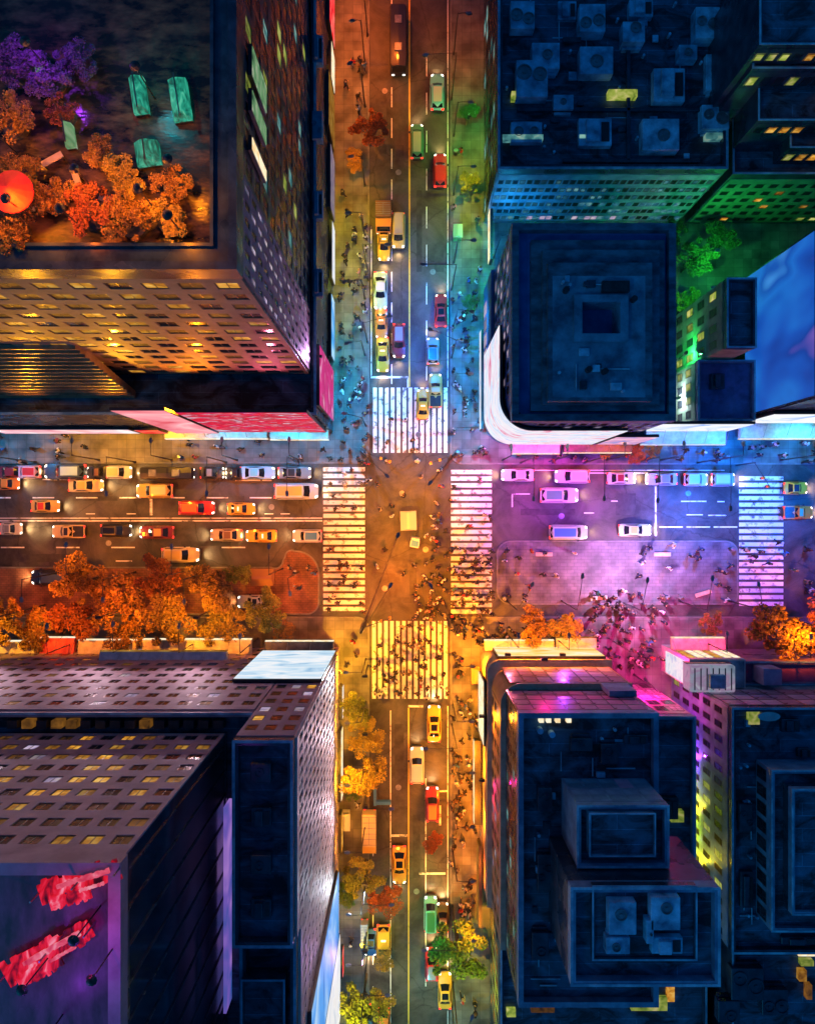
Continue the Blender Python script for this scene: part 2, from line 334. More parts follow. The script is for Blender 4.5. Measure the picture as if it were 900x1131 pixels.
marks('centre_line_markings', [(451.3, -300, 453, 427), (450.5, 782, 452, 1300)], M['yellow'])
def disc(cx, cy, r, n=20): return [(X(cx)+r*math.cos(2*PI*i/n), Y(cy)+r*math.sin(2*PI*i/n)) for i in range(n)]
rnd = random.Random(5)
for i, (a, b) in enumerate([(444, 545), (470, 607), (425, 650), (462, 480), (300, 560), (120, 600), (620, 570), (760, 545), (440, 870), (460, 985), (440, 190), (478, 300), (425, 100)]):
    c = MB().prism(disc(a, b, .38), .012, .019).obj('manhole_cover', M['steel'])
    tag(c, ['round steel manhole cover in the north part of the crossing', 'round steel manhole cover in the middle of the crossing', 'round steel manhole cover in the south of the crossing beside the west crosswalk end',
            'round steel manhole cover between the stripes of the north crosswalk', 'round steel manhole cover in the west road near the west crosswalk', 'round steel manhole cover in the west road by the brick plaza',
            'round steel manhole cover on the violet stretch of the east road', 'round steel manhole cover on the blue stretch of the east road', 'round steel manhole cover in the southern avenue beside the white car',
            'round steel manhole cover in the southern avenue below the crossing', 'round steel manhole cover in the northern avenue above the taxis', 'round steel manhole cover in the northern avenue under the red car lane', 'round steel manhole cover beside the dark bus'][i], 'manhole cover', 'manhole covers in the roads')

# ------------------------------------------------------------------ buildings
def block(root, x0, x1, y0, y1, z0, z1, wm, rm, ph=.9, pw=.5, pmat=None, wname='wall'):
    MB().box(x0, x1, y0, y1, z0, z1).obj(wname, wm, root)
    a = .004
    MB().box(x0+pw, x1-pw, y0+pw, y1-pw, z1+.003, z1+.08).obj('roof', rm, root)
    if ph:
        b = MB(); bm = b.bm
        def rg(dx, z): return [bm.verts.new((x0+dx-a, y0+dx-a, z)), bm.verts.new((x1-dx+a, y0+dx-a, z)), bm.verts.new((x1-dx+a, y1-dx+a, z)), bm.verts.new((x0+dx-a, y1-dx+a, z))]
        r = [rg(0, z1-.3), rg(0, z1+ph), rg(pw, z1+ph), rg(pw, z1-.3)]
        for i in range(4):
            for j in range(4):
                bm.faces.new([r[i][j], r[i][(j+1) % 4], r[(i+1) % 4][(j+1) % 4], r[(i+1) % 4][j]])
        o = b.obj('parapet', pmat or wm, root)
        b = MB(); bm = b.bm; c0, c1 = -.05, pw*.45
        r = [rg(c0, z1+ph+.003), rg(c0, z1+ph+.06), rg(c1, z1+ph+.06), rg(c1, z1+ph+.003)]
        for i in range(4):
            for j in range(4):
                bm.faces.new([r[i][j], r[i][(j+1) % 4], r[(i+1) % 4][(j+1) % 4], r[(i+1) % 4][j]])
        b.obj('coping', M['cap'], o)
DIRS = {'S': ((1, 0), (0, -1)), 'N': ((1, 0), (0, 1)), 'E': ((0, 1), (1, 0)), 'W': ((0, 1), (-1, 0))}
def facade(root, face, pos, a0, a1, z0, z1, cols, rows, fw, fh, wm, glass, d=.14, keep=None, limit=100, seed=1, gname='facade_grid', top=.8, prob=None):
    framed = 'panel' not in gname
    """lattice of stone with holes over the wall at `pos`, every window in view its own pane"""
    u, nrm = DIRS[face]; rn = random.Random(seed)
    cw = (a1-a0)/cols; rh = (z1-top-z0)/rows
    us = [a0]; 
    for i in range(cols): us += [a0+cw*(i+.5-fw/2), a0+cw*(i+.5+fw/2)]
    us.append(a1)
    vs = [z0]
    for j in range(rows): vs += [z0+rh*(j+.5-fh/2), z0+rh*(j+.5+fh/2)]
    vs.append(z1)
    def P(a, z, off):
        return (a, pos+nrm[1]*off, z) if u == (1, 0) else (pos+nrm[0]*off, a, z)
    b = MB(); bm = b.bm
    F = [[bm.verts.new(P(a, z, d)) for z in vs] for a in us]
    B = {}
    def back(i, j):
        if (i, j) not in B: B[(i, j)] = bm.verts.new(P(us[i], vs[j], -.01))
        return B[(i, j)]
    wins = []
    for i in range(len(us)-1):
        for j in range(len(vs)-1):
            if i % 2 == 1 and j % 2 == 1:
                wins.append((i//2, j//2))
                q = [(i, j), (i+1, j), (i+1, j+1), (i, j+1)]
                for a_, b_ in zip(q, q[1:]+q[:1]):
                    bm.faces.new([F[a_[0]][a_[1]], F[b_[0]][b_[1]], back(*b_), back(*a_)])
            else:
                bm.faces.new([F[i][j], F[i+1][j], F[i+1][j+1], F[i][j+1]])
    nu, nv = len(us)-1, len(vs)-1
    edge = [(i, 0) for i in range(nu)]+[(nu, j) for j in range(nv)]+[(i, nv) for i in range(nu, 0, -1)]+[(0, j) for j in range(nv, 0, -1)]
    for p_, q_ in zip(edge, edge[1:]+edge[:1]):
        bm.faces.new([F[p_[0]][p_[1]], F[q_[0]][q_[1]], back(*q_), back(*p_)])
    b.obj(gname, wm, root)
    ww, wh = cw*fw, rh*fh
    meshes = []
    for g, _ in glass:
        mb = MB(); o = .03
        def wb(p0, p1, q0, q1, e, mi):
            if u == (1, 0): mb.box(p0, p1, -e, e, q0, q1, mi)
            else: mb.box(-e, e, p0, p1, q0, q1, mi)
        wb(-ww/2+.01, ww/2-.01, -wh/2+.01, wh/2-.01, o, 0)
        if framed:
            wb(-ww/2+.012, -ww/2+.09, -wh/2+.012, wh/2-.012, .05, 1); wb(ww/2-.09, ww/2-.012, -wh/2+.012, wh/2-.012, .05, 1)
            wb(-ww/2+.015, ww/2-.015, -wh/2+.014, -wh/2+.1, .055, 1); wb(-ww/2+.015, ww/2-.015, wh/2-.1, wh/2-.014, .055, 1)
            if ww > 1.1: wb(-.035, .035, -wh/2+.02, wh/2-.02, .048, 1)
            if wh > 1.5: wb(-ww/2+.02, ww/2-.02, wh*.12, wh*.12+.06, .046, 1)
        me = mb.mesh('window'); me.materials.append(g); me.materials.append(M['black']); meshes.append(me)
    wins.sort(key=lambda t: -t[1])
    vis = []; rest = []
    for (i, j) in wins:
        a = a0+cw*(i+.5); z = z0+rh*(j+.5); p = P(a, z, .035)
        sx = p[0]/S/k(z)+450; sy = 565.5-p[1]/S/k(z)
        inside = -10 < sx < 910 and -10 < sy < 1140
        pr = prob(i, j) if prob else None
        r = rn.random(); acc = 0; ch = 0
        ws = pr if pr else [q for _, q in glass]
        for n_, q in enumerate(ws):
            acc += q
            if r < acc: ch = n_; break
        if keep and not keep(i, j): continue
        (vis if inside and len(vis) < limit else rest).append((p, ch))
    for p, ch in vis:
        w_ = bpy.data.objects.new('window', meshes[ch]); COL.objects.link(w_); w_.location = p; w_.parent = root
    if rest:
        mb = MB()
        for p, ch in rest:
            o = .03
            if u == (1, 0): mb.box(p[0]-ww/2+.01, p[0]+ww/2-.01, p[1]-o, p[1]+o, p[2]-wh/2+.01, p[2]+wh/2-.01, ch)
            else: mb.box(p[0]-o, p[0]+o, p[1]-ww/2+.01, p[1]+ww/2-.01, p[2]-wh/2+.01, p[2]+wh/2-.01, ch)
        o = mb.obj('windows', [g for g, _ in glass], root); o['kind'] = 'stuff'
def bld(name, label, cat='building'): return empty(name, (0, 0, 0), 0, label, cat)
urn = random.Random(3)
def unit(root, x, y, z, sx, sy, sz, m=None, name='rooftop_unit'):
    q = urn.random(); b = MB()
    if q < .35:                                   # plain ribbed cabinet with a lower duct box
        b.box(x-sx/2, x+sx/2, y-sy/2, y+sy/2, z, z+sz*.7); o = b.obj(name, m or M['unit'], root, bevel=.05)
        MB().box(x-sx*.3, x+sx*.1, y-sy*.4, y+sy*.4, z+sz*.7+.003, z+sz*1.1).obj('duct_box', m or M['unit'], o, bevel=.04)
        MB().box(x+sx*.18, x+sx*.42, y-sy*.35, y+sy*.35, z+sz*.7+.003, z+sz*.78).obj('vent_grille', M['black'], o)
        return o
    b.box(x-sx/2, x+sx/2, y-sy/2, y+sy/2, z, z+sz)
    o = b.obj(name, m or M['unit'], root, bevel=.05)
    m2 = 2 if max(sx, sy) > 2.6 and urn.random() < .6 else 1
    for q_ in range(m2):
        r = min(sx, sy)*(.17+.08*urn.random()); ox = (urn.uniform(-.12, .12) if m2 == 1 else (q_-.5)*.5)*sx; oy = urn.uniform(-.2, .2)*sy
        c8 = [(math.cos(t*PI/10), math.sin(t*PI/10)) for t in range(20)]
        f = MB(); f.loft([[(x+ox+r*p*c, y+oy+r*p*s_, z+sz+h_) for c, s_ in c8] for p, h_ in ((1.12, .003), (1.12, .14), (.98, .14), (.95, .03), (.3, .03), (.25, .12), (.05, .12))])
        f.obj('fan_cowl', m or M['steel'], o)
    if urn.random() < .7:
        e = urn.choice((-1, 1)); MB().box(x-sx*.42, x+sx*.42, *sorted((y+e*sy*.505, y+e*(sy*.5+.3))), z, z+sz*.45).obj('side_duct', m or M['unit'], o, bevel=.03)
    return o
def clutter(root, x0, x1, y0, y1, z, n, seed):
    rn = random.Random(seed)
    for i in range(n):
        x, y = rn.uniform(x0, x1), rn.uniform(y0, y1); q = rn.random()
        if q < .35: MB().tube((x, y, z), (x, y, z+rn.uniform(.3, .8)), .14, .16, 8).obj('vent_pipe', M['unit'], root)
        elif q < .7:
            l = rn.uniform(1.5, 4); d = rn.random() < .5; X2, Y2 = (min(x1, x+l), y) if d else (x, min(y1, y+l))
            if abs(X2-x)+abs(Y2-y) > .4: MB().tube((x, y, z+.14), (X2, Y2, z+.14), .07, .07, 6).obj('pipe_run', M['cap'], root)
        else: MB().box(x, x+rn.uniform(.4, 1.1), y, y+rn.uniform(.4, .9), z, z+rn.uniform(.15, .5)).obj('hatch', M['unit'] if rn.random() < .5 else M['navy'], root, bevel=.03)
# --- north-west: podium and brown tower
POD = 18.0
R = bld('podium_building', 'low dark navy podium at the northwest corner with a flat roof around the brown tower')
px1, py0 = X(368), Y(478)
block(R, -75, px1, py0, 75, 0, POD, M['navy'], M['roof'], 1.0, .5)
# sloped bronze louvres at the west end of the south front
lx = X(450-246)
b = MB(); bm = b.bm; pts = []
za, ya, zb, yb = 33, Y(441)-.2, 8.0, Y(473)
n = 24
for i in range(n+1):
    t = i/n; pts.append((ya+(yb-ya)*t, za+(zb-za)*t))
up = []
for i in range(n):
    (y_, z_), (y2, z2) = pts[i], pts[i+1]
    up += [(y_-.02, z_), (y_-.30, z_+.02), (y2-.02, z2+.16)]
lo = [(ya+.5, za-1.0), (yb+.5, zb)][::-1]
prof = up+[(yb, zb)]+[(yb+.6, zb), (ya+.6, za)]
for f0 in (0,):
    A = [bm.verts.new((-75, y_, z_)) for y_, z_ in prof]; Bv = [bm.verts.new((lx, y_, z_)) for y_, z_ in prof]
    m_ = len(prof)
    for i in range(m_):
        f = bm.faces.new([A[i], A[(i+1) % m_], Bv[(i+1) % m_], Bv[i]])
    bm.faces.new(A[::-1]); bm.faces.new(Bv)
b.obj('louvred_slope', M['louvre'], R)
for i in range(9):
    x_ = -50+i*2.4; MB().box(x_, x_+1.6, py0-.07, py0+.03, 1.0, 3.8).obj('shop_window', M['amber'], R)
TW = 53.0
T = bld('office_tower', 'tall brown stone tower with amber lit windows and an orange planted roof terrace', 'tower')
tx1, ty0 = X(362), Y(441)
TX0, TY1 = -56, 62
MB().box(TX0, tx1, ty0, TY1, POD+.09, TW).obj('wall', M['navy'], T)
pw = 1.45
b = MB(); bm = b.bm
def ring4(d, z): return [bm.verts.new((TX0+d, ty0+d, z)), bm.verts.new((tx1-d, ty0+d, z)), bm.verts.new((tx1-d, TY1-d, z)), bm.verts.new((TX0+d, TY1-d, z))]
rr = [ring4(-.16, TW-.8), ring4(-.16, TW+1.1), ring4(.35, TW+1.1), ring4(.4, TW+.9), ring4(1.2, TW+.9), ring4(1.25, TW+1.15), ring4(pw, TW+1.15), ring4(pw, TW-.5)]
for i in range(len(rr)):
    for j in range(4):
        bm.faces.new([rr[i][j], rr[i][(j+1) % 4], rr[(i+1) % len(rr)][(j+1) % 4], rr[(i+1) % len(rr)][j]])
b.obj('parapet', M['navy'], T)
M['deck'] = pm('wet_terrace_deck', (.010, .009, .010), (.17, .10, .05), .55, .35, bump=.4, rvar=.2, detail=9, lo=.42, hi=.72, stretch=(1, 2.2, 1))
MB().box(TX0+pw, tx1-pw, ty0+pw, TY1-pw, TW+.003, TW+.1).obj('roof', M['deck'], T)
G_AMB = [(M['glassdark'], .42), (M['amber'], .38), (M['amberdim'], .20)]
def pr_nw(i, j):
    if i > 13 and j < 6: return [.85, .05, .10]
    return [.30, .46, .24] if j > 2 else [.45, .3, .25]
facade(T, 'S', ty0, TX0, tx1, POD+1.2, TW-.4, 19, 13, .66, .54, M['brown'], G_AMB, d=.13, limit=100, seed=3, prob=pr_nw)
facade(T, 'E', tx1, ty0+.2, ty0+6.6, POD+1.2, TW-.4, 6, 15, .5, .72, M['mauve'], [(M['glassdark'], .4), (M['palewin'], .6)], d=.12, limit=90, seed=4)
facade(T, 'E', tx1, ty0+6.65, ty0+36.2, POD+1.2, TW-.4, 16, 11, .7, .66, M['navy'], [(M['glassdark'], .82), (M['glassblue'], .1), (M['greenwin'], .03), (M['tealwin'], .05)], d=.12, limit=40, seed=5, gname='glazing_grid')
for i in range(4):                              # plant rooms on the podium roof east of the tower
    unit(R, X(352, POD), Y(60+i*85, POD), POD+.1, 1.1, 3.0, 1.4, M['bluewall'])

# --- north-east: long low block with the dark roof full of plant
def nblock():
    h = 15.0; x0, x1, y0, y1 = rect(549, -300, 800, 190, h)
    R = bld('long_building', 'long low building with a black roof crowded with blue plant units and a teal front')
    block(R, x0, x1, y0, y1, 0, h, M['tealwall'], M['roof'], .9, .5, M['navy'])
    facade(R, 'S', y0, x0+.3, x1-.3, 1.0, h-.5, 30, 6, .8, .5, M['bluewall'], [(M['glassdark'], .45), (M['bluewin'], .43), (M['palewin'], .12)], d=.06, limit=100, seed=8,
           prob=lambda i, j: [.3, .5, .2] if j == 0 and i < 20 else [.5, .5, 0])
    facade(R, 'W', x0, y0+.3, y0+46.3, 1.0, h-.5, 20, 5, .7, .55, M['navy'], [(M['glassdark'], .7), (M['tealwin'], .3)], d=.06, limit=40, seed=9)
    for (a, c, sx, sy) in [(575, 25, 26, 30), (600, 70, 30, 28), (585, 95, 34, 40), (650, 30, 28, 30), (655, 75, 36, 30), (695, 45, 24, 22), (580, 150, 34, 22), (655, 150, 36, 30), (735, 100, 34, 36), (725, 155, 40, 34), (775, 35, 26, 34),
                           (790, 85, 28, 40), (785, 135, 30, 26), (620, 118, 22, 16), (755, 65, 20, 16), (705, 15, 26, 18), (625, 15, 20, 20)]:
        unit(R, X(a, h), Y(c, h), h+.1, sx*S*k(h), sy*S*k(h), .8+rnd.random()*.9)
    clutter(R, x0+1, x1-1, y0+1, Y(-20, h), h+.1, 44, 5)
    for (a, c, d, e) in [(570, 122, 800, 126), (690, 60, 694, 180), (620, 45, 640, 50), (545+75, 178, 770, 182)]:
        q = rect(a, c, d, e, h); MB().box(*q[:2], *q[2:], h+.35, h+.8).obj('duct', M['navy'], R, bevel=.05)
    for (a, c, d, e, m) in [(672, 98, 704, 106, 'greenwin'), (565, 100, 572, 108, 'greenwin'), (555, 148, 600, 153, 'tealwin'), (640, 148, 660, 152, 'tealwin'), (780, 146, 798, 152, 'tealwin')]:
        q = rect(a, c, d, e, h+1); MB().box(*q[:2], *q[2:], h+.1, h+1.0).obj('skylight', M[m], R)
nblock()
def loftblock():
    R = bld('stepped_building', 'dark stepped building in the northeast with rows of small amber windows')
    h = 14.0; x0, x1, y0, y1 = rect(806, 20, 1100, 195, h)
    block(R, x0, x1, y0, y1, 0, h, M['navy'], M['roof'], .8, .4)
    facade(R, 'S', y0, x0+.3, x1-.3, .8, h-.5, 18, 6, .6, .5, M['greenwall'], [(M['glassdark'], .7), (M['amber'], .18), (M['greenwin'], .12)], d=.06, limit=60, seed=12)
    for n_, (yy, hh, c0, c1) in enumerate([(165, 17.5, 870, 1100), (135, 20.5, 832, 1100), (78, 24, 822, 1000), (52, 27, 826, 960)]):
        a = rect(c0, -200, c1, yy, hh)
        z0 = [14.09, 14.09, 14.09, 14.09][n_]
        q = (a[0]+.3*n_, a[1]+.3*n_, a[2], y1-.5-.4*n_) if a[2] < y1-2 else (a[0], a[1], a[2], a[2]+14)
        block(R, q[0], q[1], q[2], q[3], z0, hh, M['navy'], M['roof'], .5, .3)
        zz = [14.09, 17.5, 20.5, 24][n_]
        facade(R, 'S', q[2], q[0]+.2, min(q[1], q[0]+13)-.2, zz+.5, hh-.1, 9, 1, .7, .6, M['navy'], [(M['glassdark'], .25), (M['amber'], .55), (M['greenwin'], .2)], d=.05, limit=30, seed=20+n_, top=.4)
    for (a, c, s_) in [(835, 100, 20), (880, 110, 24), (850, 150, 22), (890, 20, 20)]:
        unit(R, X(a, 14), Y(c, 14), 14.1, s_*S, s_*S*.8, 1.4, M['navy'])
loftblock()

# --- north-east corner: stepped square roof on a rounded podium
def rounded(x0, x1, y0, y1, r, n=10):          # rectangle with its south-west corner rounded
    out = [(x1, y0), (x1, y1), (x0, y1), (x0, y0+r)]
    for i in range(1, n): t = PI+PI/2*i/n; out.append((x0+r+r*math.cos(t), y0+r+r*math.sin(t)))
    out.append((x0+r, y0)); return out
NEP = 9.0
R = bld('corner_podium', 'blue podium with a rounded corner under the square stepped tower northeast of the crossing')
ex0, ex1, ey0, ey1 = X(534), X(690), Y(491), Y(322)
M['deepblue'] = pm('deep_blue_cladding', (.03, .09, .3), (.06, .17, .45), .5, .4, rvar=.1)
MB().prism(rounded(ex0, ex1, ey0, ey1, 3.2), 0, NEP).obj('wall', M['deepblue'], R)
MB().prism(rounded(ex0+.3, ex1-.3, ey0+.3, ey1-.3, 2.9), NEP+.003, NEP+.1).obj('roof', M['roof'], R)
for i in range(7):
    MB().box(ex0-.06, ex0+.02, ey0+4.5+i*2, ey0+6.0+i*2, 1, 4).obj('shop_window', M['palewin'], R)
def netower():
    h = 24.0; x0, x1, y0, y1 = rect(565, 251, 742, 465, h)
    R = bld('square_tower', 'square dark tower with a stepped blue roof and black central shaft', 'tower')
    MB().prism(rounded(x0, x1, y0, y1, 2.8), NEP+.1, h).obj('wall', M['deepblue'], R)
    facade(R, 'S', y0, x0+2.9, x1-.2, NEP+.6, h-.3, 12, 5, .7, .6, M['deepblue'], [(M['glassdark'], .7), (M['palewin'], .3)], d=.06, limit=60, seed=31)
    facade(R, 'W', x0, y0+2.9, y1-.2, NEP+.6, h-.3, 13, 5, .7, .6, M['deepblue'], [(M['glassdark'], .7), (M['palewin'], .3)], d=.06, limit=60, seed=32)
    b = MB(); bm = b.bm
    def rg(q, z): return [bm.verts.new((q[0], q[2], z)), bm.verts.new((q[1], q[2], z)), bm.verts.new((q[1], q[3], z)), bm.verts.new((q[0], q[3], z))]
    base = (x0, x1, y0, y1)
    prof = [((x0-.1, x1+.1, y0-.1, y1+.1), h-.4), ((x0-.1, x1+.1, y0-.1, y1+.1), h+.9), ((x0+.6, x1-.6, y0+.6, y1-.6), h+.9)]
    a = (x0+.6, x1-.6, y0+.6, y1-.6)
    prof.append((a, h-.1))
    i1 = rect(585, 268, 731, 455, h); i2 = rect(596, 282, 722, 449, h); i3 = rect(604, 292, 718, 444, h+2); i4 = rect(611, 303, 714, 438, h+3)
    prof += [(i1, h-.1), (i1, h+.8), (i2, h+.8), (i2, h+1.7), (i3, h+1.7), (i3, h+2.6), (i4, h+2.6)]
    rings = [rg(q, z) for q, z in prof]
    for r0, r1 in zip(rings, rings[1:]):
        for j in range(4): bm.faces.new([r0[j], r0[(j+1) % 4], r1[(j+1) % 4], r1[j]])
    b.obj('stepped_roof', M['slate'], R)
    s_ = rect(643, 333, 685, 368, h+3)
    b = MB(); bm = b.bm
    o_ = rg(i4, h+2.604) if False else [bm.verts.new((i4[0], i4[2], h+2.6)), bm.verts.new((i4[1], i4[2], h+2.6)), bm.verts.new((i4[1], i4[3], h+2.6)), bm.verts.new((i4[0], i4[3], h+2.6))]
    def rq(q, z): return [bm.verts.new((q[0], q[2], z)), bm.verts.new((q[1], q[2], z)), bm.verts.new((q[1], q[3], z)), bm.verts.new((q[0], q[3], z))]
    g = rect(634, 325, 694, 377, h+3)
    rings = [o_, rq(g, h+2.6), rq(g, h+3.0), rq(s_, h+3.0), rq(s_, h-.0)]
    for r0, r1 in zip(rings, rings[1:]):
        for j in range(4): bm.faces.new([r0[j], r0[(j+1) % 4], r1[(j+1) % 4], r1[j]])
    b.obj('top_roof', M['roof_blue'], R)
    MB().box(*s_[:2], *s_[2:], h-.4, h-.05).obj('shaft_floor', M['black'], R)
    q = rect(606, 300, 612, 440, h+2); MB().box(q[0], q[1]-.1, q[2], q[3], h+1.72, h+2.2).obj('gutter', M['unit'], R)
    for (a, c) in [(650, 408), (668, 410), (700, 330), (625, 320)]:
        MB().tube((X(a, h+3), Y(c, h+3), h+2.6), (X(a, h+3), Y(c, h+3), h+3.3), .3, .3, 10).obj('vent', M['black'], R)
    clutter(R, i4[0]+.5, i4[1]-1.2, i4[2]+.5, i4[2]+4, h+2.6, 10, 11); clutter(R, i4[0]+.5, i4[1]-1.2, g[3]+.5, i4[3]-.6, h+2.6, 6, 12)
    q = rect(665, 310, 695, 322, h+3); MB().box(*q[:2], *q[2:], h+2.61, h+3.1).obj('hatch', M['black'], R)
netower()
def smallblocks():
    R = bld('narrow_building', 'narrow green lit building with a dark roof between the yard and blue screen')
    x0, x1, y0, y1 = X(744), X(771), Y(414), Y(350)
    block(R, x0, x1, y0, y1, 0, 16, M['greenwall'], M['roof'], .7, .35, M['navy'])
    facade(R, 'W', x0, y0+.1, y1-.1, .5, 15.6, 4, 4, .55, .6, M['greenwall'], [(M['glassdark'], .6), (M['greenwin'], .4)], d=.08, limit=20, seed=41)
    R = bld('corner_shop_building', 'small low building with a violet blue roof beside the stepped tower')
    x0, x1, y0, y1 = X(737), X(793), Y(475), Y(415.5)
    block(R, x0, x1, y0, y1, 0, 10, M['greenwall'], M['violetroof'], .6, .3, M['plumwall'])
    facade(R, 'W', x0, y0+.2, y1-.2, .5, 9.8, 4, 3, .6, .6, M['greenwall'], [(M['greenwin'], .5), (M['glassdark'], .5)], d=.06, limit=20, seed=42)
    unit(R, X(790, 10), Y(422, 10), 10.1, 1.6, 1.8, 1.0, M['navy'])
    R = bld('screen_building', 'building at the east edge whose whole west wall is a giant blue screen')
    x0, x1, y0, y1 = X(800), X(1100), Y(468), Y(322)
    block(R, x0, x1, y0, y1, 0, 23, M['navy'], M['roof'], .8, .4)
M['violetroof'] = pm('violet_roof', (.05, .05, .14), (.14, .13, .32), .6, .4, rvar=.2)
smallblocks()

# --- south-west block
SW0 = Y(715)
def southwest():
    R = bld('pale_corner_building', 'narrow corner building with pale stone avenue front and dark roof southwest of the crossing')
    x1 = X(375); x0 = X(336); y1 = SW0; h = 40.0; yb = Y(850)
    block(R, x0, x1, yb, y1, 0, h, M['palestone'], M['roof'], .9, .4, M['navy'])
    facade(R, 'N', y1, x0, x1, 1, h-.2, 3, 13, .66, .56, M['mauve'], [(M['glassdark'], .8), (M['amber'], .12), (M['palewin'], .08)], d=.1, limit=39, seed=51)
    facade(R, 'E', x1, yb+.1, y1-.1, 4.5, h-.3, 16, 12, .55, .72, M['palestone'], [(M['glassdark'], .25), (M['palewin'], .65), (M['amber'], .10)], d=.2, limit=100, seed=52)
    q = rect(262, 822, 320, 1032, h); b = MB(); 
    for i in range(4):
        unit(R, X(290, h), Y(850+i*50, h), h+.1, 1.6, 1.5, .8, M['navy'])
    R = bld('rear_avenue_building', 'dark roofed building behind the pale corner building with screens on its avenue front')
    block(R, x0+.2, x1, Y(1100), yb-.15, 0, 38, M['palestone'], M['roof'], 1.2, .45, M['navy'])
    facade(R, 'E', x1, Y(1000), yb-.4, 4.5, 37.6, 16, 12, .42, .72, M['palestone'], [(M['glassdark'], .6), (M['palewin'], .25), (M['amber'], .15)], d=.2, limit=80, seed=53)
    q = rect(272, 1068, 318, 1200, 38); block(R, *q[:2], *q[2:], 38.1, 39.5, M['navy'], M['roof'], .3, .2)
    # long block along the street
    R = bld('long_mauve_building', 'long mauve stone building with rows of dark windows along the southwest sidewalk')
    cx1 = x0-.15; hc = 32.0
    block(R, -75, cx1, Y(1100), y1, 0, hc, M['navy'], M['roof'], .8, .35, M['mauve'])
    facade(R, 'N', y1, cx1-42, cx1, 1.2, hc-.1, 21, 10, .58, .5, M['mauve'], [(M['glassdark'], .88), (M['amberdim'], .07), (M['palewin'], .05)], d=.12, limit=100, seed=54)
    for i in range(15):
        x_ = X(20+i*16, hc); lit_ = i in (1, 3, 4, 9)
        MB().box(x_-.45, x_+.45, Y(797, hc)-.35, Y(797, hc)+.35, hc+.1, hc+1.1).obj('rooftop_lantern', M['amberdim'] if lit_ else M['black'], R)
    R = bld('setback_tower', 'tall setback tower with amber windows, a navy glass side and a red lit roof', 'tower')
    bx1 = X(450-135); by1 = Y(565.5+165); hb = 57.0
    MB().box(-60, bx1, Y(1060), by1, hc+.1, hb).obj('wall', M['glassblue'], R)
    facade(R, 'N', by1, bx1-36, bx1, hc+1.0, hb-.2, 20, 9, .64, .5, M['mauve'], [(M['glassdark'], .45), (M['amber'], .30), (M['amberdim'], .2), (M['palewin'], .05)], d=.13, limit=100, seed=55,
           prob=lambda i, j: [.42, .32, .23, .03] if j < 6 else [.6, .14, .25, .01])
    b = MB()
    for i in range(16):                          # mullions of the navy glass side, one connected comb
        y_ = by1-1.0-i*2.2
        b.box(bx1-.03, bx1+.09, y_-.06, y_+.06, hc+1, hb-.6)
    b.box(bx1-.03, bx1+.11, by1-35, by1-.2, hb-.7, hb-.2); b.box(bx1-.03, bx1+.11, by1-35, by1-.2, hc+.7, hc+1.1)
    b.obj('mullion_frame', M['navy'], R)
    MB().box(-60, bx1-.6, Y(1060), by1-.6, hb+.003, hb+.1).obj('roof', M['plumroof'], R)
    b = MB(); bm = b.bm
    def rg(d, z): return [bm.verts.new((-60+d, Y(1060)+d, z)), bm.verts.new((bx1-d, Y(1060)+d, z)), bm.verts.new((bx1-d, by1-d, z)), bm.verts.new((-60+d, by1-d, z))]
    rr = [rg(-.15, hb-.3), rg(-.15, hb+.8), rg(.55, hb+.8), rg(.55, hb-.3)]
    for i in range(4):
        for j in range(4): bm.faces.new([rr[i][j], rr[i][(j+1) % 4], rr[(i+1) % 4][(j+1) % 4], rr[(i+1) % 4][j]])
    b.obj('parapet', M['mauve'], R)
    # narrow lit slot between tower and corner building
    MB().box(bx1+.15, bx1+.4, by1-24, by1-6, hc+.1, hc+2.2).obj('light_strip', M['violetstrip'], R)
M['plumroof'] = pm('dark_plum_roof', (.02, .012, .025), (.12, .07, .12), .35, .45, rvar=.2, detail=8, stretch=(2.5, 1, 1))
M['violetstrip'] = lit('violet_strip', [(.02, .12, .5), (.25, .15, .7), (.6, .3, .9)], .6, .25)
southwest()

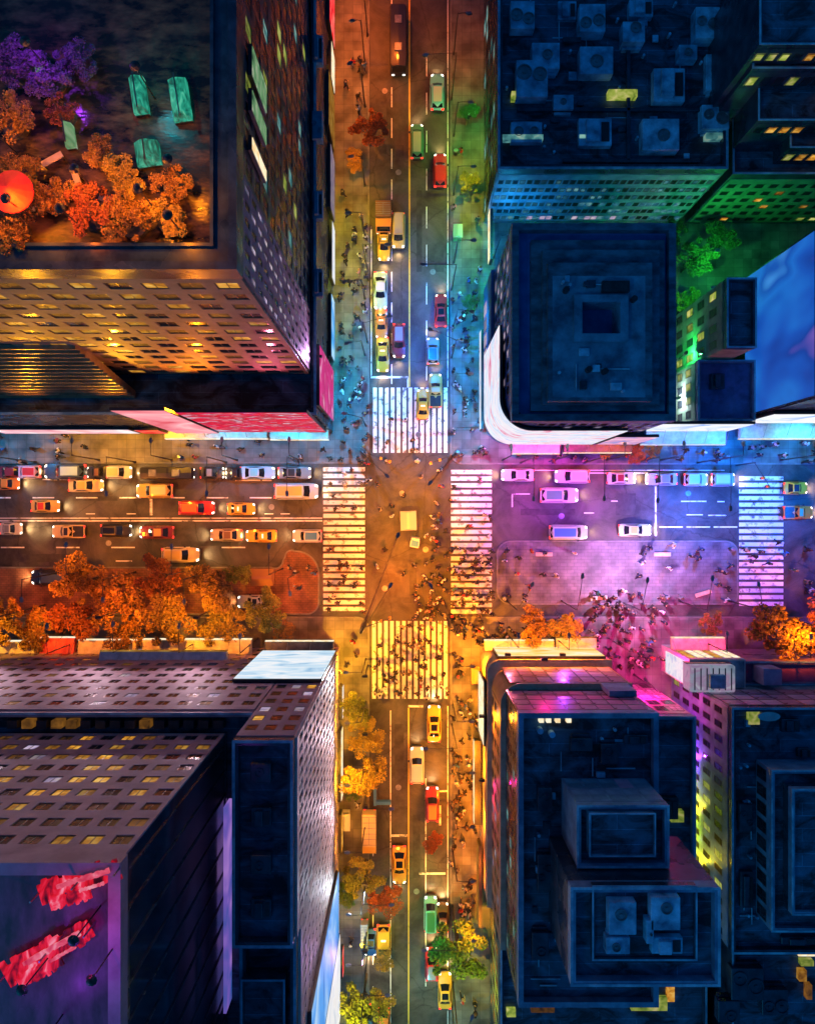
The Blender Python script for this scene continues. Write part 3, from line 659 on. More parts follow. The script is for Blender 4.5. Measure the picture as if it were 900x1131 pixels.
# --- south-east block
def southeast():
    R = bld('rounded_gold_building', 'stepped building with a rounded gold lit corner and navy roof southeast of the crossing')
    def rnw(x0, x1, y0, y1, r, n=10):
        out = [(x1, y0), (x1, y1), (x0+r, y1)]
        for i in range(1, n): t = PI/2+PI/2*i/n; out.append((x0+r+r*math.cos(t), y1-r+r*math.sin(t)))
        out += [(x0, y1-r), (x0, y0)]; return out
    ys = Y(958)
    x1 = X(652)
    T1 = rnw(X(530), x1, ys, Y(713), 1.6); MB().prism(T1, 0, 10).obj('wall', M['goldwall'], R)
    MB().prism(rnw(X(530)-.12, x1+.1, ys, Y(713)+.12, 1.7), 10.003, 10.35).obj('cornice', M['goldwall'], R)
    MB().prism(rnw(X(530)+.2, x1-.1, ys+.1, Y(713)-.2, 1.6), 10.353, 10.40).obj('terrace_roof', M['goldwall'], R)
    T2 = rnw(X(533.5), x1-.3, ys+.2, Y(719), 2.4); MB().prism(T2, 10.403, 19).obj('middle_wall', M['orangewall'], R)
    MB().prism(rnw(X(533.5)-.08, x1-.2, ys+.2, Y(719)+.08, 2.4), 19.003, 19.35).obj('cornice', M['goldwall'], R)
    facade(R, 'N', Y(719), X(542), x1-.5, 10.9, 18.8, 8, 3, .9, .86, M['black'], [(M['plumwall'], .6), (M['plumlight'], .4)], d=.05, limit=30, seed=61, gname='panel_grid', top=.1)
    x3, y3 = X(537.5), Y(724)
    xr = X(647)
    MB().box(x3, xr, ys+.4, y3, 19.353, 28).obj('upper_wall', M['navy'], R)
    facade(R, 'N', y3, x3+.1, xr-.6, 20, 27.8, 8, 4, .92, .8, M['black'], [(M['plumwall'], .5), (M['magentapanel'], .5)], d=.05, limit=40, seed=62, gname='panel_grid', top=.1)
    facade(R, 'W', x3, y3-27, y3-.2, 20, 27.8, 14, 3, .6, .6, M['navy'], [(M['glassdark'], .8), (M['tealwin'], .2)], d=.06, limit=42, seed=63)
    facade(R, 'W', X(533.5), y3-27, Y(719)-2.6, 11, 18.8, 12, 3, .5, .6, M['orangewall'], [(M['glassdark'], .6), (M['palewin'], .2), (M['amberdim'], .2)], d=.06, limit=42, seed=64, gname='facade_grid')
    MB().box(x3+.5, xr-.5, ys+.9, y3-.5, 28.003, 28.1).obj('roof', M['roof'], R)
    b = MB(); bm = b.bm
    def rg(d, z): return [bm.verts.new((x3+d, ys+.4+d, z)), bm.verts.new((xr-d, ys+.4+d, z)), bm.verts.new((xr-d, y3-d, z)), bm.verts.new((x3+d, y3-d, z))]
    rr = [rg(-.05, 27.8), rg(-.05, 28.9), rg(.45, 28.9), rg(.45, 27.8)]
    for i in range(4):
        for j in range(4): bm.faces.new([rr[i][j], rr[i][(j+1) % 4], rr[(i+1) % 4][(j+1) % 4], rr[(i+1) % 4][j]])
    b.obj('parapet', M['bluewall'], R)
    # roof boxes
    q = rect(635, 886, 735, 955, 34); q2 = rect(628, 958, 790, 1082, 37)
    block(R, q[0], q[1], q[2]+.1, q[3], 28.1, 34, M['bluewall'], M['roof'], .8, .35, M['bluewall'], wname='plant_room')
    facade(R, 'N', q[3], q[0]+.1, q[1]-.1, 28.3, 33.9, 5, 2, .85, .8, M['bluewall'], [(M['bluewall'], .5), (M['roof_blue'], .4), (M['plumlight'], .1)], d=.05, limit=10, seed=66, gname='panel_grid', top=.1)
    qi = rect(650, 897, 722, 944, 35); block(R, *qi[:2], *qi[2:], 34.085, 35.1, M['bluewall'], M['roof'], .25, .15, M['roof_blue'], wname='roof_curb')
    q2 = (q2[0], q2[1], q2[2], min(q2[3], q[2]-.1))
    block(R, q2[0], q2[1], q2[2], q2[3], 28.1, 37, M['navy'], M['roof'], .9, .4, M['bluewall'], wname='plant_room')
    qi = rect(655, 980, 770, 1062, 38); block(R, *qi[:2], *qi[2:], 37.085, 37.6, M['navy'], M['roof'], .25, .2, M['navy'], wname='roof_curb')
    for (a, c, sx, sy) in [(685, 1010, 30, 36), (732, 1005, 32, 36), (680, 1040, 26, 18), (735, 1042, 34, 18), (715, 1025, 8, 26)]:
        unit(R, X(a, 38), Y(c, 38), 37.7, sx*S*k(38), sy*S*k(38), 1.0)
    for (a, c) in [(595, 805), (608, 809)]: MB().tube((X(a, 28), Y(c, 28), 28.1), (X(a, 28), Y(c, 28), 28.9), .3, .3, 10).obj('vent', M['unit'], R)
    for (a, c, sx, sy) in [(670, 830, 18, 22), (640, 820, 24, 14), (700, 815, 26, 10), (600, 960, 16, 40), (595, 1040, 18, 30), (600, 880, 16, 26)]:
        unit(R, X(a, 28), Y(c, 28), 28.1, sx*S*k(28), sy*S*k(28), .8, M['navy'])
    clutter(R, x3+1, xr-2, Y(880, 28), y3-1.5, 28.1, 14, 6); clutter(R, x3+1, X(618, 28), Y(1100, 28), Y(880, 28), 28.1, 14, 7)
    for i, a in enumerate((594, 602, 612, 624)):
        MB().box(X(a, 28), X(a+5, 28), y3-.9, y3-.52, 28.1, 28.8).obj('rooftop_lantern', M['creamsign'], R)
    # magenta hut on the setback terrace
    hq = rect(670, 762, 700, 782, 22)
    MB().box(hq[0], hq[1], y3+.16, y3+.75, 19.36, 23).obj('terrace_hut', M['bluewall'], R)
    # wing to the east
    W = bld('navy_wing_building', 'lower navy building between the rounded gold building and the yellow alley')
    block(W, x1+.2, X(715), Y(893), Y(754), 0, 16, M['navy'], M['roof'], .7, .35, M['bluewall'])
    facade(W, 'N', Y(754), x1+.4, X(714), 1, 15.6, 4, 5, .8, .7, M['plumwall'], [(M['plumlight'], .5), (M['glassdark'], .5)], d=.06, limit=20, seed=67)
    unit(W, X(735, 16), Y(890, 16), 16.1, 2.2, 2.4, 1.2, M['black'])
    MB().box(X(738, 16), X(752, 16), Y(905, 16), Y(893, 16), 16.1, 16.9).obj('skylight', M['greenwin'], W)
    # F: podium and main block
    P = bld('sign_podium_building', 'low podium with cream signs and white rooftop lightboxes in front of the east block')
    MB().box(X(730), X(786), Y(740.5), Y(712), 0, 10).obj('wall', M['palestone'], P)
    MB().box(X(730)+.2, X(786)-.2, Y(740.5)+.05, Y(712)-.2, 10.003, 10.1).obj('roof', M['roof_blue'], P)
    lb = rect(762, 722, 812, 738, 12.5)
    b = MB(); b.box(lb[0], lb[1], Y(740), Y(714), 10.1, 12.6); lbx = b.obj('rooftop_lightbox', M['lightbox'], P, bevel=.15)
    for i in range(7):
        x_ = lb[0]+.5+i*(lb[1]-lb[0]-1)/6; MB().box(x_-.06, x_+.06, Y(740)+.3, Y(714)-.3, 12.55, 12.68).obj('roof_rib', M['navy'], lbx)
    MB().box(lb[0]-.05, lb[1]+.05, Y(714)-.02, Y(714)+.06, 10.3, 11.5).obj('window_band', M['glassdark'], lbx)
    MB().box((lb[0]+lb[1])/2-.6, (lb[0]+lb[1])/2+1.2, Y(735), Y(722), 12.6, 13.3).obj('rooftop_unit', M['unit'], lbx, bevel=.05)
    for i in range(6):
        x_ = X(733+i*9); MB().box(x_, x_+.75, Y(712)-.02, Y(712)+.08, 4.5, 9).obj('sign_panel', M['creamsign'] if i % 3 else M['amber'], P)
    MB().box(X(730)-.1, X(730)+.02, Y(739), Y(716), 2, 9.4).obj('white_screen', M['whitesign'], P)
    G = bld('magenta_roof_building', 'low shop building with a magenta roof at the east edge')
    block(G, X(788), X(1100), Y(740.5), Y(717), 0, 8, M['plumwall'], M['magroof'], .5, .3, M['plumwall'])
    MB().box(X(800), X(818), Y(736), Y(720), 8.1, 11).obj('rooftop_box', M['plumlight'], G)
    F = bld('east_navy_building', 'navy roofed building at the southeast edge with a windowed west side and raised inner roof')
    f1 = X(741); fy = Y(741.5)
    block(F, f1, X(1100), Y(962), fy, 0, 18, M['bluewall'], M['roof'], .8, .4, M['navy'])
    facade(F, 'W', f1, Y(960), fy-.2, .6, 17.8, 16, 5, .5, .66, M['bluewall'], [(M['glassdark'], .85), (M['greenwin'], .15)], d=.08, limit=80, seed=71)
    facade(F, 'N', fy, f1+.1, f1+19, 10.5, 17.8, 9, 3, .9, .85, M['black'], [(M['plumwall'], .5), (M['plumlight'], .5)], d=.04, limit=30, seed=72, gname='panel_grid', top=.1)
    q = rect(849, 849, 1100, 1026, 21); block(F, *q[:2], *q[2:], 18.1, 21, M['bluewall'], M['roof'], .6, .35, M['bluewall'], wname='plant_room')
    facade(F, 'W', q[0], q[2]+.1, q[3]-.1, 18.2, 20.9, 9, 1, .7, .8, M['bluewall'], [(M['glassdark'], 1)], d=.05, limit=10, seed=73, top=.1)
    q = rect(872, 870, 1100, 1008, 22.5); block(F, *q[:2], *q[2:], 21.09, 22.5, M['navy'], M['roof'], .5, .3, M['bluewall'], wname='plant_room')
    q = rect(826, 783, 838, 800, 18.5); MB().box(*q[:2], *q[2:], 18.1, 18.7).obj('skylight', M['greenwin'], F)
    for (a, c, sx, sy) in [(870, 800, 20, 14), (885, 830, 14, 10), (820, 900, 14, 30), (822, 980, 14, 40), (880, 1036, 40, 8)]:
        unit(F, X(a, 18), Y(c, 18), 18.1, sx*S*k(18), sy*S*k(18), .8, M['navy'])
    q = rect(838, 772, 862, 777, 18.6)
    MB().prism([(X(850, 19)+1.2*math.cos(t*PI/10), fy-.9+.5*math.sin(t*PI/10)) for t in range(20)], 18.1, 18.9).obj('roof_dome', M['palestone'], F)
    clutter(F, f1+1, X(838, 18), Y(1030, 18), fy-2, 18.1, 18, 9)
    Hh = bld('south_low_building', 'low dark building with small green and amber skylights at the bottom edge')
    block(Hh, X(541), X(742), Y(1200), Y(966), 0, 11, M['navy'], M['roof'], .6, .35)
    facade(Hh, 'W', X(541), Y(1100), Y(968), 1, 10.6, 8, 3, .6, .6, M['greenwall'], [(M['glassdark'], .6), (M['amber'], .4)], d=.06, limit=24, seed=75)
    for (a, c, s1, s2, m) in [(718, 1112, 40, 14, 'greenwin'), (600, 1118, 26, 6, 'amberdim'), (650, 1110, 18, 6, 'amber'), (580, 1104, 14, 10, 'tealwin'), (742, 1100, 8, 18, 'amber'), (690, 1100, 14, 5, 'amberdim'), (565, 1122, 10, 8, 'greenwin')]:
        MB().box(X(a-s1/2, 12), X(a+s1/2, 12), Y(c+s2/2, 12), Y(c-s2/2, 12), 11.1, 11.7).obj('skylight', M[m], Hh)
    I = bld('corner_dark_building', 'dark roofed building in the bottom right corner with a lit edge')
    block(I, X(756), X(1100), Y(1200), Y(980), 0, 14, M['navy'], M['roof'], .7, .35)
    for (a, c, s1, s2, m) in [(892, 1056, 18, 4, 'creamsign'), (893, 1066, 14, 6, 'greenwin'), (888, 1080, 8, 12, 'amber'), (895, 1098, 6, 16, 'amberdim')]:
        MB().box(X(a-s1/2, 15), X(a+s1/2, 15), Y(c+s2/2, 15), Y(c-s2/2, 15), 14.1, 14.8).obj('skylight', M[m], I)
    for (a, c, s_) in [(820, 1080, 30), (850, 1100, 24), (800, 1110, 20)]: unit(I, X(a, 14), Y(c, 14), 14.1, s_*S, s_*S, 1.2, M['navy'])
M['orangewall'] = pm('terracotta_wall', (.34, .20, .10), (.5, .32, .18), .6, .55, bump=.2)
M['plumlight'] = pm('lilac_panel', (.32, .2, .34), (.48, .34, .5), .9, .4)
M['magentapanel'] = pm('magenta_panel', (.4, .1, .22), (.52, .2, .34), .9, .4)
M['magroof'] = pm('magenta_roof', (.3, .05, .15), (.42, .1, .22), .9, .5)
M['lightbox'] = lit('pale_lightbox', [(.12, .2, .32), (.4, .46, .6), (.45, .3, .5), (.7, .75, .85)], .55, .6)
southeast()

# ------------------------------------------------------------------ billboards and lit signs
def board(name, label, face, pos, a0, a1, z0, z1, m, cat='billboard', th=.35, frame=True, group=None, lean=0):
    u, nrm = DIRS[face]
    def bx(p0, p1, o0, o1, q0, q1):
        b = MB()
        if u == (1, 0): ys_ = sorted((nrm[1]*o0, nrm[1]*o1)); b.box(p0, p1, ys_[0], ys_[1], q0, q1)
        else: xs_ = sorted((nrm[0]*o0, nrm[0]*o1)); b.box(xs_[0], xs_[1], p0, p1, q0, q1)
        return b
    c = (a0+a1)/2
    R = empty(name, ((c, pos, z0) if u == (1, 0) else (pos, c, z0)), 0, label, cat, group)
    w_ = (a1-a0)/2; hh = z1-z0
    bx(-w_, w_, .02, th, 0, hh).obj('casing', M['black'], R)
    bx(-w_+.12, w_-.12, th+.004, th+.05, .12, hh-.12).obj('screen', m, R)
    return R
def screen(name, cols, st=1.0, scale=.25, stretch=(1, 1, 1), dist=1.0, detail=3): return lit(name, cols, st, scale, stretch, detail=detail, dist=dist)
nw = py0-.05
board('billboard', 'wide red, white and blue billboard at the northwest corner facing the street', 'S', nw, X(382, 0)-15.5, X(365), 5, 23.5, screen('screen_red', [(.01, .06, .3), (.8, .7, .8), (.35, .003, .03), (.75, .006, .04), (.85, .02, .06), (.5, .01, .2), (.95, .8, .85)], 1.0, .26, (.7, 1, 2.6), 2.5, 4))
board('billboard', 'pink fading to white billboard left of the red corner billboard', 'S', nw, X(203), X(249), 3.5, 25, screen('screen_pink', [(.8, .1, .14), (1, .35, .4), (1, .9, .85)], 1.0, .12))
board('fascia_sign', 'long pink and white strip sign along the street under the bronze louvres', 'S', nw, X(20), X(165), 3.2, 7.5, screen('screen_strip', [(.85, .2, .3), (1, .6, .65), (1, 1, 1)], 1.0, .2), 'sign')
board('fascia_sign', 'small bright red sign right of the long pink strip sign', 'S', nw, X(168), X(194), 3.2, 7.0, M['redsign'], 'sign')
board('billboard', 'magenta and white billboard round the corner on the avenue side of the podium', 'E', px1+.05, Y(470), Y(415), 4, 19, screen('screen_mag', [(1, .8, .9), (.55, .01, .16), (.7, .03, .25), (.9, .7, .85)], .9, .25))
for i, (ya_, yb_, z0, z1, m, lb) in enumerate([(-10, 70, 3, 9, 'redsign', 'tall red strip sign at the top of the northern avenue west side'), (80, 118, 3, 7, 'creamsign', 'cream strip sign below the red strip sign on the northern avenue'),
        (125, 180, 3, 10, 'amber', 'amber strip sign beside the orange autumn tree'), (190, 255, 3, 8, 'palewin', 'pale lilac strip sign on the west side of the northern avenue'), (262, 322, 2.6, 6, 'whitesign', 'white strip sign beside the waiting taxis on the west side'), (340, 405, 3, 7, 'bluesign', 'blue strip sign on the west side near the north crosswalk')]):
    if m == 'bluesign' and m not in M: M[m] = lit('blue_sign', [(.02, .15, .6), (.1, .45, 1), (.7, .9, 1)], .9, .3)
    board('strip_sign', lb, 'E', px1+.05, Y(yb_), Y(ya_), z0, z1, M[m], 'sign', .4)
# curved white billboard on the rounded podium
R = empty('curved_billboard', (ex0, ey0, 4), 0, 'white curved billboard wrapping the rounded corner of the blue podium', 'billboard')
arc = [(X(645), ey0)] + [(ex0+3.2-3.2*math.sin(t), ey0+3.2-3.2*math.cos(t)) for t in [PI/2*i/14 for i in range(15)]] + [(ex0, Y(400))]
def band(pts, z0, z1, o0, o1):
    bm = bmesh.new(); P = [Vector(p) for p in pts]; N = []
    for i in range(len(P)):
        a = P[i]-P[i-1] if i else P[1]-P[0]; b_ = P[i+1]-P[i] if i < len(P)-1 else P[i]-P[i-1]
        t = (a.normalized()+b_.normalized()); n_ = Vector((t.y, -t.x)).normalized(); N.append(-n_)
    rows = [[bm.verts.new((p.x-ex0+n.x*o, p.y-ey0+n.y*o, z-4)) for p, n in zip(P, N)] for o, z in ((o0, z0), (o1, z0), (o1, z1), (o0, z1))]
    for i in range(len(P)-1):
        for j in range(4): bm.faces.new([rows[j][i], rows[(j+1) % 4][i], rows[(j+1) % 4][i+1], rows[j][i+1]])
    for e in (0, -1): bm.faces.new([r[e] for r in rows])
    bmesh.ops.recalc_face_normals(bm, faces=bm.faces[:]); me = bpy.data.meshes.new('band'); bm.to_mesh(me); bm.free(); return me
sgn = 1
link('casing', band(arc, 4, 20, sgn*.02, sgn*.3), M['black'], R)
link('screen', band(arc, 4.15, 19.85, sgn*.304, sgn*.36), screen('screen_white', [(.8, .1, .25), (.9, .7, .85), (.95, .95, 1), (.6, .75, 1), (.95, .95, 1)], .95, .3, (1, 1, 2), .8, 4), R)
board('strip_sign', 'long white strip sign on the avenue side of the blue podium', 'W', ex0-.4, Y(478), Y(372), 2.5, 4.4, M['whitesign'], 'sign', .35)
for i, (ya_, yb_, z0, z1, m, lb) in enumerate([(205, 300, 2.6, 5, 'creamsign', 'cream strip sign on the east side of the northern avenue across from the taxis'), (130, 190, 2.6, 5.2, 'tealwin', 'teal strip sign on the east side of the northern avenue beside the red car'), (10, 110, 2.6, 5.5, 'whitesign', 'white strip sign at the top of the northern avenue east side')]):
    board('strip_sign', lb, 'W', X(540), Y(yb_), Y(ya_), z0, z1, M[m], 'sign', .4)
board('billboard', 'pale blue and pink billboard right of the curved white billboard', 'S', ey0-.05, X(648), X(690)-.1, 5, 14, screen('screen_ne', [(.1, .25, .7), (.85, .4, .6), (.95, .95, 1)], 1.0, .3))
board('billboard', 'blue white slanting billboard above the storefront of the violet roofed building', 'S', Y(476), X(700), X(792), 3, 11, screen('screen_ne2', [(.25, .45, .95), (.8, .88, 1), (1, 1, 1), (.6, .4, .9)], 1.0, .2))
board('billboard', 'white and blue billboard at the far right under the giant blue screen', 'S', Y(469), X(800), X(900), 5, 13.5, screen('screen_ne3', [(.15, .4, 1), (.9, .95, 1), (1, 1, 1), (.75, .6, .95)], 1.0, .2))
board('giant_screen', 'giant blue and violet screen covering a west wall at the right edge', 'W', X(800)-.05, Y(467), Y(325), 7, 23, screen('screen_blue', [(.16, .10, .5), (.008, .06, .4), (.01, .10, .55), (.015, .17, .68), (.01, .09, .5), (.06, .32, .85)], .85, .13, (1, 1, .6), .2, 2), 'screen')
board('billboard', 'bright white panel billboard at the southwest corner facing the crossing', 'N', SW0+.2, X(450-152), X(376), 5.5, 21.5, screen('screen_w2', [(.25, .5, .75), (.6, .8, .95), (.95, .97, 1), (.7, .86, .98)], .95, .35, (.5, 1, 1.6)))
board('tall_screen', 'tall blue screen on the avenue front of the rear southwest building', 'E', X(375)+.25, Y(1000), Y(930), 8, 34, screen('screen_b2', [(.02, .15, .6), (.1, .4, .95), (.7, .9, 1)], .9, .15), 'screen')
board('tall_screen', 'tall white screen on the avenue front below the blue screen', 'E', X(375)+.25, Y(1090), Y(1003), 6, 24, screen('screen_w3', [(.7, .75, .85), (1, 1, 1), (.95, .9, .8)], .85, .2), 'screen')
board('strip_sign', 'white strip sign on the southern avenue west side near the south crosswalk', 'E', X(375)+.25, Y(785), Y(750), 2.8, 4.5, M['whitesign'], 'sign', .5)
board('strip_sign', 'cream strip sign on the southern avenue beside the golden trees', 'E', X(375)+.25, Y(870), Y(795), 2.8, 5.2, M['creamsign'], 'sign', .4)
board('strip_sign', 'amber strip sign on the southern avenue above the white truck', 'E', X(375)+.25, Y(925), Y(885), 2.8, 4.8, M['amber'], 'sign', .4)
board('strip_sign', 'small red strip sign on the southern avenue beside the blue car', 'E', X(375)+.25, Y(1060), Y(1030), 2.8, 4.2, M['redsign'], 'sign', .5)
board('lightbox_sign', 'long cream lightbox on the avenue side of the rounded gold building', 'W', X(530)-.25, Y(897), Y(808), 2.8, 4.2, M['creamsign'], 'sign', .85)
board('strip_sign', 'amber strip sign under the rounded gold building at the avenue', 'W', X(530)-.25, Y(800), Y(735), 3, 9.5, M['creamsign'], 'sign', .2)
board('strip_sign', 'golden strip sign further down the east side of the southern avenue', 'W', X(530)-.25, Y(1000), Y(915), 3, 5.4, M['amber'], 'sign', .4)
board('gold_screen', 'long gold screen on the street front of the rounded gold building', 'N', Y(713)+.05, X(540), X(648), 3.6, 9.6, screen('screen_gold', [(.65, .3, .03), (1, .66, .15), (1, .85, .5), (1, .95, .85)], 1.0, .2, (1, 1, 3)), 'screen')
# red neon sign on the tower roof
def neon(label, p0, p1, h, seed):
    rn = random.Random(seed)
    a = Vector((X(p0[0], h), Y(p0[1], h), 57.1)); b = Vector((X(p1[0], h), Y(p1[1], h), 57.1))
    R = empty('neon_sign', a, 0, label, 'neon sign'); d = b-a; n = 9
    f = MB()
    f.tube((0, 0, .4), d+Vector((0, 0, .4)), .06, .06, 6); f.tube((0, 0, 0), (0, 0, 1.6), .06, .06, 6); f.tube(d, d+Vector((0, 0, 1.6)), .06, .06, 6); f.tube(d*.5, d*.5+Vector((0, 0, 1.6)), .06, .06, 6)
    f.obj('frame', M['steel'], R)
    u = d.normalized(); v = Vector((-u.y, u.x, 0))
    for k_, (wid, z_, m) in enumerate([(.7, .5, 'redneon'), (.16, .72, 'pinkneon'), (.42, .62, 'redneon'), (.3, .55, 'redneon'), (.1, .8, 'pinkneon')]):
        off = (0, .1, -.75, -.3, -.45)[k_]; t0, t1 = ((0, 1), (.25, .9), (.1, .6), (.45, 1), (.5, .8))[k_]; N = 15; up = []; dn = []
        for i in range(N):
            q1, q2 = wid*rn.uniform(.55, 1.1), wid*rn.uniform(.55, 1.1)
            for e in (0, .86):
                t = t0+(t1-t0)*(i+e)/N; c = d*t+v*off
                up.append((c.x+v.x*q1, c.y+v.y*q1)); dn.append((c.x-v.x*q2, c.y-v.y*q2))
        MB().prism(dn+up[::-1], z_, z_+.14).obj('neon_ribbon', M[m], R)
M['redneon'] = lit('red_neon', [(.03, .001, .004), (.22, .002, .01), (.75, .006, .02), (.95, .03, .08), (1, .3, .42)], .85, .8, (1.6, .7, 1), detail=4, dist=1.5)
M['pinkneon'] = lit('pink_neon', [(.6, .01, .05), (.9, .12, .2), (1, .4, .5)], .8, 1.6)
neon('upper red neon ribbon on the roof of the setback tower', (40, 990), (130, 962), 58, 1)
neon('lower red and pink neon ribbon on the roof of the setback tower', (2, 1082), (98, 1028), 58, 2)

# canopies along the pavement fronts
def canopy(label, face, pos, a0, a1, z, dep, top, front, name='shop_canopy', cat='canopy'):
    u, nrm = DIRS[face]; c = (a0+a1)/2; w_ = (a1-a0)/2
    R = empty(name, ((c, pos, z) if u == (1, 0) else (pos, c, z)), 0, label, cat, 'canopies and marquees over the sidewalks')
    def P(a, o, q): return (a, nrm[1]*o, q) if u == (1, 0) else (nrm[0]*o, a, q)
    rings = [[P(s_, .02, 0), P(s_, dep, -.1), P(s_, dep, .55), P(s_, .02, .9)] for s_ in (-w_, w_)]
    MB().loft(rings).obj('roof_panel', top, R)
    rings = [[P(s_, dep+.004, -.12), P(s_, dep+.1, -.12), P(s_, dep+.1, .6), P(s_, dep+.004, .6)] for s_ in (-w_-.02, w_+.02)]
    MB().loft(rings).obj('fascia', front, R)
    n = max(2, int(2*w_/2.5))
    for i in range(n+1):
        a = -w_+2*w_*i/n
        MB().tube(P(a, .1, 2.0), P(a, dep-.15, .62), .025, .025, 5).obj('tie_rod', M['steel'], R)
M['creamtop'] = pm('cream_canopy', (.5, .42, .28), (.72, .64, .46), 1.2, .6)
M['redtop'] = pm('red_canopy', (.5, .04, .05), (.66, .1, .1), 1.2, .6)
M['bluetop'] = pm('pale_blue_canopy', (.3, .42, .52), (.5, .62, .7), 1.2, .5)
M['darktop'] = pm('dark_canopy', (.05, .045, .04), (.11, .1, .09), 1.2, .5)
cn = SW0+.02
canopy('cream canopy with a lit front at the far left of the southwest sidewalk', 'N', cn, X(-60), X(58), 4, 1.5, M['creamtop'], M['creamsign'])
canopy('red shop canopy between cream canopies on the southwest sidewalk', 'N', cn, X(64), X(100), 4.2, 2.0, M['redtop'], M['creamsign'])
canopy('cream canopy right of the red one on the southwest sidewalk', 'N', cn, X(104), X(165), 4.2, 1.7, M['creamtop'], M['creamsign'])
canopy('long pale blue canopy under the mauve building', 'N', cn+.02, X(140), X(268), 8.2, 1.0, M['bluetop'], M['amber'])
canopy('golden canopy beside the white corner billboard', 'N', cn, X(172), X(286), 4.4, 1.8, M['creamtop'], M['creamsign'])
canopy('dark canopy at the southwest corner below the white billboard', 'N', cn, X(300), X(372), 4, 1.5, M['darktop'], M['creamsign'])
canopy('cream marquee at the crossing corner of the rounded gold building', 'N', Y(713)+.02, X(532), X(606), 3, 1.2, M['creamtop'], M['creamsign'])
canopy('cream marquee at the east end of the rounded gold building', 'N', Y(713)+.02, X(608), X(650), 3.4, 1.6, M['creamtop'], M['amber'])
canopy('cream marquee in front of the podium with lightboxes', 'N', Y(712)+.02, X(732), X(788), 3, 1.4, M['creamtop'], M['creamsign'])
canopy('cream marquee under the curved white billboard', 'S', ey0-.02, X(562), X(612), 3.0, 1.4, M['creamtop'], M['creamsign'])
canopy('dark marquee right of the curved white billboard', 'S', ey0-.02, X(616), X(688), 3.2, 1.3, M['darktop'], M['creamsign'])
canopy('pale marquee under the blue white billboard on the northeast sidewalk', 'S', Y(476)-.02, X(700), X(790), 2.6, 2.0, M['bluetop'], M['whitesign'])
canopy('cream marquee at the right end of the northeast sidewalk', 'S', Y(469)-.02, X(802), X(900), 3.6, 2.2, M['creamtop'], M['creamsign'])
canopy('cream marquee under the pink billboard on the northwest sidewalk', 'S', py0-.02, X(190), X(300), 2.4, 1.0, M['creamtop'], M['creamsign'])
canopy('cream marquee under the red corner billboard on the northwest sidewalk', 'S', py0-.02, X(304), X(366), 3.2, 1.2, M['creamtop'], M['creamsign'])
# ------------------------------------------------------------------ added pole lamps casting the coloured pools (each carries its own light)
A = (1, .25, .006); G = (1, .40, .01); OR = (1, .16, .008); YG = (.85, .72, .01); GR = (.03, .9, .12); TE = (.01, .62, .72); C = (.01, .45, 1); B = (0, .15, 1)
V = (.42, .05, 1); MG = (1, .015, .28); LV = (.80, .42, 1); LP2 = (1, .66, .78); PK = (1, .15, .26); W = (.8, .9, 1)
_lampmesh = {}
def lampmeshes(h, arm):
    key = (round(h, 1), round(arm, 1))
    if key not in _lampmesh:
        pole = MB().tube((0, 0, 0), (0, 0, .5), .16, .13, 8).tube((0, 0, .45), (0, 0, h+.25), .09, .055, 8).mesh('pole')
        ar = MB().tube((0, 0, h+.1), (arm*.5, 0, h+.3), .04, .04, 6).tube((arm*.5, 0, h+.3), (arm, 0, h+.22), .04, .035, 6).mesh('arm')
        b = MB(); b.loft([[(arm-.1, -.1, h+.3), (arm-.1, .1, h+.3), (arm-.1, .12, h+.14), (arm-.1, -.12, h+.14)], [(arm+.25, -.2, h+.28), (arm+.25, .2, h+.28), (arm+.25, .22, h+.12), (arm+.25, -.22, h+.12)],
                          [(arm+.6, -.1, h+.22), (arm+.6, .1, h+.22), (arm+.6, .12, h+.12), (arm+.6, -.12, h+.12)]])
        he = b.mesh('lamp_head')
        gl = MB().box(arm+.02, arm+.5, -.13, .13, h+.085, h+.115).mesh('lens')
        for me, m in ((pole, M['black']), (ar, M['black']), (he, M['steel']), (gl, M['lampglass'])): me.materials.append(m)
        _lampmesh[key] = (pole, ar, he, gl)
    return _lampmesh[key]
